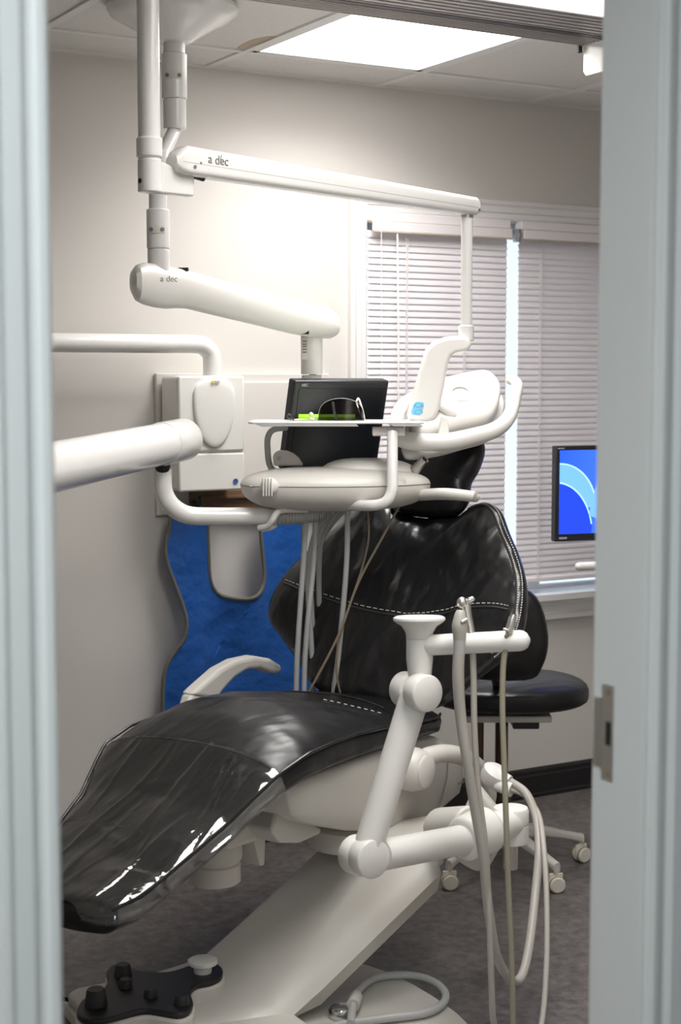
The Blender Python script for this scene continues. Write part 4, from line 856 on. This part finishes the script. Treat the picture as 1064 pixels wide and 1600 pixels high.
mk('tip_bore', G().tube(ats([(803, 961, 3.299), (803.6, 959, 3.299)]), .0045, 10), RUBBER, i3)
mk('lever', G().tube(ats([(794, 986, 3.285), (788, 983, 3.285)]), .003, 8, dome=True), STEEL, i3)
hose('hose', [(789, 1016, 3.31), (786, 1045, 3.31), (785, 1110, 3.31), (788, 1200, 3.31), (791, 1290, 3.31), (794, 1380, 3.32), (798, 1470, 3.33), (801, 1560, 3.34), (799, 1640, 3.36), (780, 1680, 3.42)], .0062, HOSEY, i3, 8, 10)
mk('hose_stub', G().tube(ats([(792, 992, 3.30), (789, 1020, 3.31)]), .0062, 10), HOSEY, i3)
# ================================================================== STOOL
SC = V3((2.765, 3.808, 0))
st = thing('operator_stool', 'black cushioned operator stool on white five-star base with casters', 'stool', SC)
stz = .545
ou = []
for k in range(36):
    a = 2*math.pi*k/36; ou.append((.245*math.copysign(abs(math.cos(a))**.8, math.cos(a)), .205*math.copysign(abs(math.sin(a))**.85, math.sin(a))))
sx_ = RT; sy_ = F0
ss = mk('seat', G().pillow(ou, SC+UP*stz+RT*.02+F0*.03, sx_, sy_, UP, .036, .034, 4, edge=.012), LEATHER, st, ang=60)
bk = at(800, 985, 4.62)
ou = [(-.16, -.11), (-.165, 0), (-.13, .11), (-.05, .14), (.05, .14), (.13, .11), (.165, 0), (.15, -.09), (.10, -.13), (-.10, -.13)]
byx = (RT*.35+F0*.93).normalized(); byn = (RT*-.93+F0*.35).normalized()
bx = (RT*.90-F0*.2).normalized(); bnn = bx.cross(UP)
mk('backrest', G().pillow(spl2(ou, 4), at(766, 990, 4.48), bx, UP, -bnn if (-bnn).dot(FW) < 0 else bnn, .03, .03, 3, edge=.01), LEATHER, st, ang=60)
mk('back_stem', G().tube([at(772, 985, 4.50), at(770, 1040, 4.54), SC+UP*(stz-.05)], .012, 10, 4), BROWNM, st)
mk('seat_plate', G().obox(SC+UP*(stz-.062)+RT*.0, RT*.14, F0*.10, UP*.010), SHELL, st, bevel=.004)
mk('tilt_box', G().obox(SC+UP*(stz-.085)+RT*.07, RT*.04, F0*.04, UP*.020), BLACKP, st, bevel=.004)
mk('column', G().tube([SC+UP*(stz-.06), SC+UP*.20], .020, 20), BROWNM, st)
mk('column_shroud', G().tube([SC+UP*.26, SC+UP*.085], .030, 20), BROWNM, st)
mk('tilt_rod', G().tube([SC-RT*.07-F0*.02+UP*(stz-.07), SC-RT*.07-F0*.02+UP*.28], .014, 12), BROWNM, st)
mk('hub', G().lathe([(.05, 0), (.055, .01), (.05, .05), (.035, .06)], SC+UP*.075, UP, 28), SHELL, st)
a0 = math.atan2(3.545-SC.y, 2.773-SC.x)
legp = capp = None
def cvec(v, a): return Matrix.Rotation(a, 3, 'Z') @ V3(v)
for k in range(5):
    a = a0+2*math.pi*k/5; M_ = Matrix.Translation(SC) @ Matrix.Rotation(a, 4, 'Z')
    if legp is None:
        R = []
        for x, z, w_, h in ((.03, .105, .022, .024), (.11, .112, .019, .018), (.20, .092, .015, .012), (.255, .078, .013, .012), (.270, .072, .012, .016)):
            R.append([V3((x, y*w_, z+q*h)) for y, q in ((-1, -.6), (-.7, -1), (.7, -1), (1, -.6), (1, .5), (.6, 1), (-.6, 1), (-1, .5))])
        legp = mk('leg', G().loft(R), SHELL, st, bevel=.002, origin=V3((0, 0, 0)))
        legp.matrix_basis = M_; WM[legp] = M_.copy()
    else: dup(legp, st, M_)
protos = []
def caster_parts(par, M_):
    if not protos:
        g = G().tube([V3((0, 0, .052)), V3((0, 0, .075))], .007, 10); protos.append(mk('stem', g, CASTER, par, origin=V3((0, 0, 0))))
        for s_ in (-1, 1):
            g = G().lathe([(.0005, .004), (.024, .004), (.024, .018), (.020, .022), (.0005, .022)], V3((0, 0, .0245)), V3((0, s_, 0)), 24); protos.append(mk('wheel', g, CASTER, par, origin=V3((0, 0, 0))))
            g = G().lathe([(.0230, -.003), (.0248, -.003), (.0248, .003), (.0230, .003)], V3((0, s_*.0150, .0247)), V3((0, 1, 0)), 24); protos.append(mk('tread', g, OLIVE, par, origin=V3((0, 0, 0))))
        g = G().box((-.021, -.0035, .028), (.021, .0035, .056)); protos.append(mk('fork', g, CASTER, par, bevel=.003, origin=V3((0, 0, 0))))
        for o in protos: o.matrix_basis = M_; WM[o] = M_.copy(); o.matrix_parent_inverse = WM[par].inverted()
    else:
        for o in protos: dup(o, par, M_)
for k in range(5):
    a = a0+2*math.pi*k/5; p = SC+cvec((.264, 0, 0), a)
    caster_parts(st, Matrix.Translation(p) @ Matrix.Rotation(a+[1.2, .3, 1.7, .5, 2.4][k], 4, 'Z'))
# ================================================================== COMPUTER SCREEN at the right
DS = 5.0
cm = thing('computer_monitor', 'flat computer monitor with glowing blue desktop beside the window blind', 'monitor', at(935, 850, DS))
def sq(px, py, d=DS): return at(px, py, d)
sx = (RT*.94+F0*.34).normalized(); sn = sx.cross(UP); sn = sn if sn.dot(FW) < 0 else -sn
tl_ = at(869, 697, DS); bl_ = at(872, 848, DS); Hm = tl_.z-bl_.z; Wm = .50
def sp_(x, y, z=0): return tl_+sx*x-UP*y+sn*z
mk('casing', G().prism([sp_(0, 0, -.03), sp_(Wm, 0, -.03), sp_(Wm, Hm, -.03), sp_(0, Hm, -.03)], sn*.03), BLACKP, cm, bevel=.003)
def screen_mat():
    m = bpy.data.materials.new('blue_desktop'); m.use_nodes = True; nt = m.node_tree; N = nt.nodes; p = N['Principled BSDF']; L = nt.links.new
    tc = N.new('ShaderNodeTexCoord'); gr = N.new('ShaderNodeTexGradient'); r = N.new('ShaderNodeValToRGB')
    r.color_ramp.elements[0].color = (.02, .10, .80, 1); r.color_ramp.elements[1].color = (.10, .28, .95, 1)
    L(tc.outputs['Generated'], gr.inputs['Vector']); L(gr.outputs['Fac'], r.inputs['Fac']); L(r.outputs['Color'], p.inputs['Emission Color']); p.inputs['Emission Strength'].default_value = .85
    p.inputs['Base Color'].default_value = (.01, .03, .2, 1); p.inputs['Roughness'].default_value = .2; return m
def emis(name, c, s_): return mat(name, (.01, .02, .1), .3, emit=(c, s_))
scr = mk('screen', G().prism([sp_(.013, .014, .0004), sp_(Wm-.013, .014, .0004), sp_(Wm-.013, Hm-.024, .0004), sp_(.013, Hm-.024, .0004)], sn*.0008), screen_mat(), cm, flat=True)
EA = emis('light_blue_band', (.16, .42, 1), .95); EB = emis('deep_blue_band', (.01, .05, .62), .9); EC = emis('pale_rim', (.45, .75, 1), .95)
def band(l, m, z): mk('desktop_swirl', G().prism([sp_(x, y, z) for x, y in l], sn*.0002), m, scr, flat=True)
def arc(cx, cy, rx_, ry_, a0_, a1_, n_=18): return [(cx+rx_*math.cos(math.radians(a0_+(a1_-a0_)*k/n_)), cy-ry_*math.sin(math.radians(a0_+(a1_-a0_)*k/n_))) for k in range(n_+1)]
band(arc(.013, .20, .135, .145, 90, 0)+arc(.013, .20, .13, .141, 0, 90), EC, .0013)
band(arc(.013, .20, .13, .141, 90, 0)+[(.013, .20)], EA, .0012)
band([(.013, .115)]+arc(.0, .29, .135, .175, 84, 12)+[(.13, Hm-.025), (.013, Hm-.025)], EB, .0015)
band(arc(.0, .29, .135, .175, 84, 12)+arc(.0, .29, .131, .170, 12, 84), EC, .0017)
band(arc(.22, .26, .10, .19, 170, 60)+[(.22, .26)], EA, .0019)
mk('print_mark', G().prism([sp_(.006, .006, .0004), sp_(.03, .006, .0004), sp_(.03, .0095, .0004), sp_(.006, .0095, .0004)], sn*.0004), HOSEG, cm, flat=True)
mk('print_mark', G().prism([sp_(.014, Hm-.014, .0004), sp_(.042, Hm-.014, .0004), sp_(.042, Hm-.008, .0004), sp_(.014, Hm-.008, .0004)], sn*.0004), HOSEG, cm, flat=True)
mb = sp_(Wm*.5, Hm*.5, -.03)
mk('wall_arm', G().tube([mb, mb-sn*.08, V3((XR-.001, mb.y+.05, mb.z))], .016, 12), BLACKP, cm)
bar = thing('keyboard_arm', 'white rounded bar end sticking out below the blue computer monitor', 'bar', at(935, 885, 4.9))
q0 = at(905, 885, 4.9); qd = (RT*.96+F0*.28).normalized()
mk('bar', G().tube([q0, q0+qd*.45], .0135, 16, dome=True), METALW, bar)
mk('bracket', G().tube([q0+qd*.43, V3((XR-.001, (q0+qd*.43).y+.2, q0.z-.0))], .012, 12), METALW, bar)
